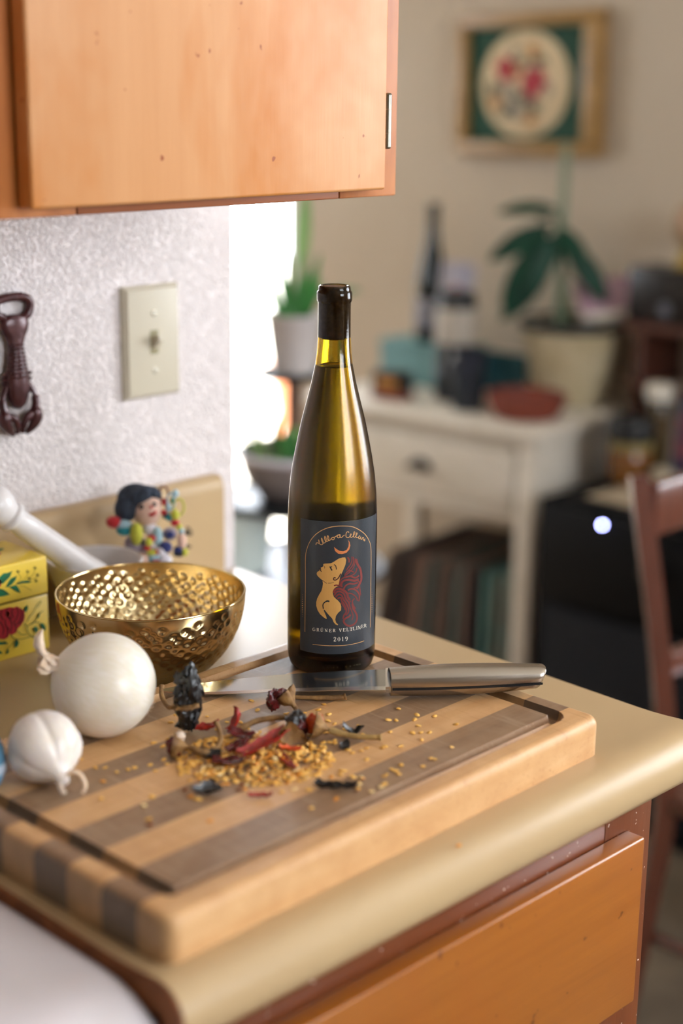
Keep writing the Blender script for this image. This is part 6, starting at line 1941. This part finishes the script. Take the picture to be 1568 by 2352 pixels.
g = MB(); g.lathe([(0.020, 0), (0.022, 0.003), (0.022, 0.040), (0.019, 0.043), (0.004, 0.041)], 28); g.build('wax', mat('candle_wax', '#b8ad98', 0.5), t)
g = MB(); g.tube([(0, 0, 0.041), (0.001, 0, 0.050)], 0.0012, 6); g.build('wick', m_blackm, t)

# ---- wall shelf at the right edge
m_mahog = mat('mahogany_shelf', '#5c3527', 0.4, col2='#45251a', nscale=20, stretch=(1, 0.2, 1))
t = thing('wall_shelf', 'reddish brown wall shelf at the right edge', 'shelf', (FW, 1.72, 0.0))
for z in (0.012, -0.110):
    g = MB(); g.rbox(-0.16, 0.0, -0.25, 0.20 if z > 0 else 0.175, z - 0.018, z, 0.002, 1); g.build('board', m_mahog, t)
g = MB(); g.rbox(-0.155, -0.002, 0.145, 0.163, -0.30, -0.0065, 0.002, 1); g.build('upright', m_mahog, t)
g = MB(); g.rbox(-0.155, -0.002, -0.20, -0.182, -0.30, -0.0065, 0.002, 1); g.build('upright', m_mahog, t)
t = thing('black_clock', 'black box clock on the wall shelf', 'clock', (FW - 0.09, 1.835, 0.0125))
g = MB(); g.rbox(-0.05, 0.05, -0.10, 0.085, 0.0, 0.112, 0.004, 2); g.build('case', mat('black_case', '#15100f', 0.35), t)
g = MB(); g.tube([(-0.0535, -0.01, 0.03), (-0.0505, -0.01, 0.03)], 0.016, 20); g.build('knob', mat('grey_knob', '#5a5c66', 0.35), t)
t = thing('gold_figurine', 'golden round headed figurine on the black clock at the right edge', 'figurine', (FW - 0.09, 1.805, 0.1250))
g = MB(); g.lathe([(0.030, 0), (0.032, 0.004), (0.026, 0.02), (0.018, 0.04), (0.020, 0.05)], 28); g.build('bust', mat('antique_gold', '#8f7530', 0.4, 0.5), t)
g = MB(); g.sphere((0, 0, 0.088), (0.040, 0.040, 0.050), 24, 16); g.build('head', mat('mottled_gold', '#8d7a4a', 0.6, col2='#b08c78', nscale=40), t)

# ---- wooden chair at the right edge
m_chair = wood('red_brown_chair_wood', '#6e3b2c', '#4f281d', 'Z', 50, None, 0.16, 1.0, 0.7)
CO = Vector((1.812, 1.176, FLOOR))
t = thing('wooden_chair', 'red brown wooden chair with a slatted back at the right edge', 'chair', CO)
def post(x):
    return [Vector((x, 0.015, 0.0)), Vector((x, -0.030, 0.30)), Vector((x, -0.045, 0.46)), Vector((x, -0.020, 0.66)), Vector((x, 0.035, 0.918))]
for x in (0.0, 0.40):
    g = MB(); g.tube(catmull(post(x), 6), [0.019] * 24 + [0.017], 4)
    g.build('back_post', m_chair, t, smooth=False)
for z0, z1, y in ((0.830, 0.908, 0.020), (0.630, 0.668, -0.022)):
    g = MB(); g.rbox(0.010, 0.390, y - 0.012, y + 0.010, z0, z1, 0.006, 2, Matrix.Rotation(0.0, 4, 'X')); g.build('back_slat', m_chair, t)
g = MB(); g.rbox(-0.010, 0.410, -0.46, -0.030, 0.435, 0.465, 0.008, 2); g.build('seat', m_chair, t)
for x in (0.015, 0.385):
    g = MB(); g.tube([(x, -0.435, 0.0), (x, -0.430, 0.434)], [0.014, 0.020], 8); g.build('front_leg', m_chair, t)
    g = MB(); g.tube([(x, -0.425, 0.22), (x, -0.030, 0.22)], 0.010, 8); g.build('stretcher', m_chair, t)
for sx in (0.14, 0.20, 0.26):
    g = MB(); g.rbox(sx - 0.010, sx + 0.010, -0.012, 0.0, 0.670, 0.829, 0.003, 1); g.build('back_spindle', m_chair, t)

# ---- plant stand by the glass door
m_irn = mat('black_stand_iron', '#15191b', 0.4)
m_slate = mat('grey_stand_tray', '#8f8e9c', 0.4, col2='#7c7a86', nscale=9)
m_white_pot = mat('white_plant_pot', '#cbc3bf', 0.5)
SX = Vector((1.906, 2.007, FLOOR))
t = thing('plant_stand', 'black three tiered plant stand in front of the glass door', 'plant stand', SX)
g = MB(); g.tube([(0.02, 0.02, 0.02), (0.02, 0.02, -0.012 - FLOOR)], 0.014, 10); part(g.build('post', mat('brown_stand_post', '#6b4a38', 0.6), t), 'brown wooden post')
for z, r in ((-0.006, 0.062), (-0.236, 0.125), (-0.366, 0.165)):
    g = MB(); g.lathe([(r * 0.6, z - 0.008 - FLOOR), (r - 0.004, z - 0.006 - FLOOR), (r - 0.003, z - FLOOR), (r * 0.5, z - FLOOR)], 48); g.build('tray', m_slate if z < -0.3 else m_irn, t)
    g = MB(); g.tube([(r * math.cos(2 * PI * i / 48), r * math.sin(2 * PI * i / 48), z - 0.001 - FLOOR) for i in range(49)], 0.0065, 8); g.build('tray_rim', m_irn, t)
for a in (0.4, 2.5, 4.6):
    g = MB(); g.tube(catmull([Vector((0.02, 0.02, 0.32)), Vector((0.02 + 0.10 * math.cos(a), 0.02 + 0.10 * math.sin(a), 0.20)), Vector((0.02 + 0.17 * math.cos(a), 0.02 + 0.17 * math.sin(a), 0.006))], 5), 0.009, 8); g.build('foot', m_irn, t)
t = thing('white_plant_pot', 'white tapered plant pot on the top tier of the stand', 'pot', SX + Vector((0, 0, -0.0055 - FLOOR)))
g = MB(); g.lathe([(0.034, 0), (0.037, 0.002), (0.049, 0.098), (0.051, 0.100), (0.050, 0.104), (0.046, 0.103), (0.045, 0.085)], 40); g.build('pot', m_white_pot, t)
g = MB(); g.lathe([(0.046, 0.086), (0.03, 0.09), (0.004, 0.091)], 30); g.build('soil', mat('pot_soil', '#2a231d', 0.95), t)
m_leafg = mat('bright_green_leaf', '#3f8a3c', 0.4, col2='#2c6e35', nscale=20, spec=0.5)
m_leafp = mat('pale_green_leaf', '#8fb36a', 0.45, col2='#6d9a58', nscale=12)
t = thing('strap_leaf_plant', 'bright green strap leaved plant in the white pot by the door', 'plant', SX + Vector((0, 0, 0.086 - FLOOR)))
def strap(p0, p1, w, droop, m=m_leafg, par=None, upd=None):
    v, f = blade_leaf((p1 - p0).length * 1.05, w, droop, 0.3, 12)
    g = MB(); g.add(v, f, frame_mat(p0, (p1 - p0) + Vector((0, 0, 1)) * (p1 - p0).length * droop * 0.45, upd or (TCv + Vector((0, 0, 0.4)))))
    return g.build('leaf', m, par, sharp=70)
def sp2(px, py, d=0.0):
    return RTv * ((px - 678) * 0.00077) + TCv * d + Vector((0, 0, (735 - py) * 0.00079))
for p1, w, dr in (((594, 596), .009, .25), ((618, 640), .013, .35), ((640, 585), .012, .12), ((664, 592), .013, .1), ((700, 600), .013, .2), ((738, 592), .014, .35), ((742, 650), .015, .5), ((652, 640), .014, .2), ((690, 640), .014, .2), ((716, 628), .013, .3)):
    strap(sp2(678 + (p1[0] - 678) * 0.38, 738), sp2(p1[0], p1[1], rng.uniform(-0.02, 0.03)), w, dr, m_leafg, t)
strap(sp2(700, 690), sp2(860, 740, 0.02), 0.016, 1.5, mat('grey_green_leaf', '#6f8060', 0.5), t)
strap(sp2(692, 640, -0.03), sp2(703, 455, -0.05), 0.026, 0.15, m_leafp, t)
g = MB(); g.tube(catmull([sp2(672, 735), sp2(640, 640, .01), sp2(602, 580, .01)], 5), 0.0025, 6); g.build('flower_stalk', m_leafg, t)
g = MB(); g.sphere(sp2(601, 574, .01), (0.006, 0.006, 0.011), 12, 8); g.build('bud', m_leafp, t)
t = thing('grey_planting_bowl', 'wide grey planting bowl on the middle tier of the stand', 'bowl', SX + Vector((0, 0, -0.2355 - FLOOR)))
g = MB(); g.lathe([(0.050, 0), (0.060, 0.003), (0.088, 0.040), (0.100, 0.078), (0.102, 0.085), (0.099, 0.086), (0.095, 0.076), (0.080, 0.042)], 44); g.build('bowl', mat('grey_brown_glaze', '#8a7f7c', 0.4), t)
g = MB(); g.tube([(0.1005 * math.cos(2 * PI * i / 48), 0.1005 * math.sin(2 * PI * i / 48), 0.0855) for i in range(49)], 0.006, 8); part(g.build('rim', mat('white_glossy_rim', '#dcdae2', 0.12), t), 'glossy white rim')
g = MB(); g.lathe([(0.093, 0.070), (0.06, 0.075), (0.005, 0.076)], 36); g.build('soil', mat('bowl_soil', '#33302a', 0.95), t)
t = thing('succulent_cluster', 'small pale green succulents in the grey bowl', 'plant', SX + Vector((0, 0, -0.160 - FLOOR)))
for k in range(26):
    a, r = rng.uniform(0, 2 * PI), 0.075 * math.sqrt(rng.random())
    p0 = Vector((r * math.cos(a), r * math.sin(a), 0))
    p1 = p0 + Vector((rng.uniform(-.03, .03), rng.uniform(-.03, .03), rng.uniform(0.035, 0.075)))
    strap(p0, p1, 0.018, 0.3, m_leafp if k % 3 else m_leafg, t, Vector((math.cos(a), math.sin(a), 0.3)))
t = thing('mint_pot', 'pale mint green pot on the lowest tier of the plant stand', 'pot', SX - RTv * 0.100 + TCv * 0.02 + Vector((0, 0, -0.3655 - FLOOR)))
g = MB(); g.lathe([(0.050, 0), (0.054, 0.003), (0.066, 0.112), (0.068, 0.116), (0.064, 0.116), (0.060, 0.09)], 40); g.build('pot', mat('mint_glaze', '#dbe8e0', 0.4), t)
g = MB(); g.lathe([(0.061, 0.095), (0.03, 0.1), (0.004, 0.1)], 30); g.build('soil', mat('mint_pot_soil', '#2c2a24', 0.95), t)
# terracotta planter out on the patio
t = thing('patio_planter', 'orange terracotta planter outside the glass door', 'planter', (4.55, 4.62, FLOOR - 0.05))
g = MB(); g.lathe([(0.16, 0), (0.17, 0.01), (0.22, 0.30), (0.24, 0.31), (0.24, 0.36), (0.21, 0.36), (0.19, 0.30)], 40); g.build('pot', mat('sunny_terracotta', '#c77a4a', 0.7, col2='#b8683a', nscale=8), t)
g = MB(); g.lathe([(0.195, 0.31), (0.1, 0.32), (0.01, 0.32)], 30); g.build('soil', mat('patio_soil', '#3a3028', 0.95), t)
t = thing('patio_shrub', 'sunlit green shrub in the patio planter', 'plant', (4.55, 4.62, FLOOR + 0.26))
for k in range(30):
    a, e_ = rng.uniform(0, 2 * PI), rng.uniform(0.2, 1.2)
    p1 = Vector((math.cos(a) * math.cos(e_), math.sin(a) * math.cos(e_), math.sin(e_))) * rng.uniform(0.2, 0.34)
    strap(p1 * 0.1, p1, 0.06, 0.4, m_leafg, t, Vector((math.cos(a), math.sin(a), 1)))
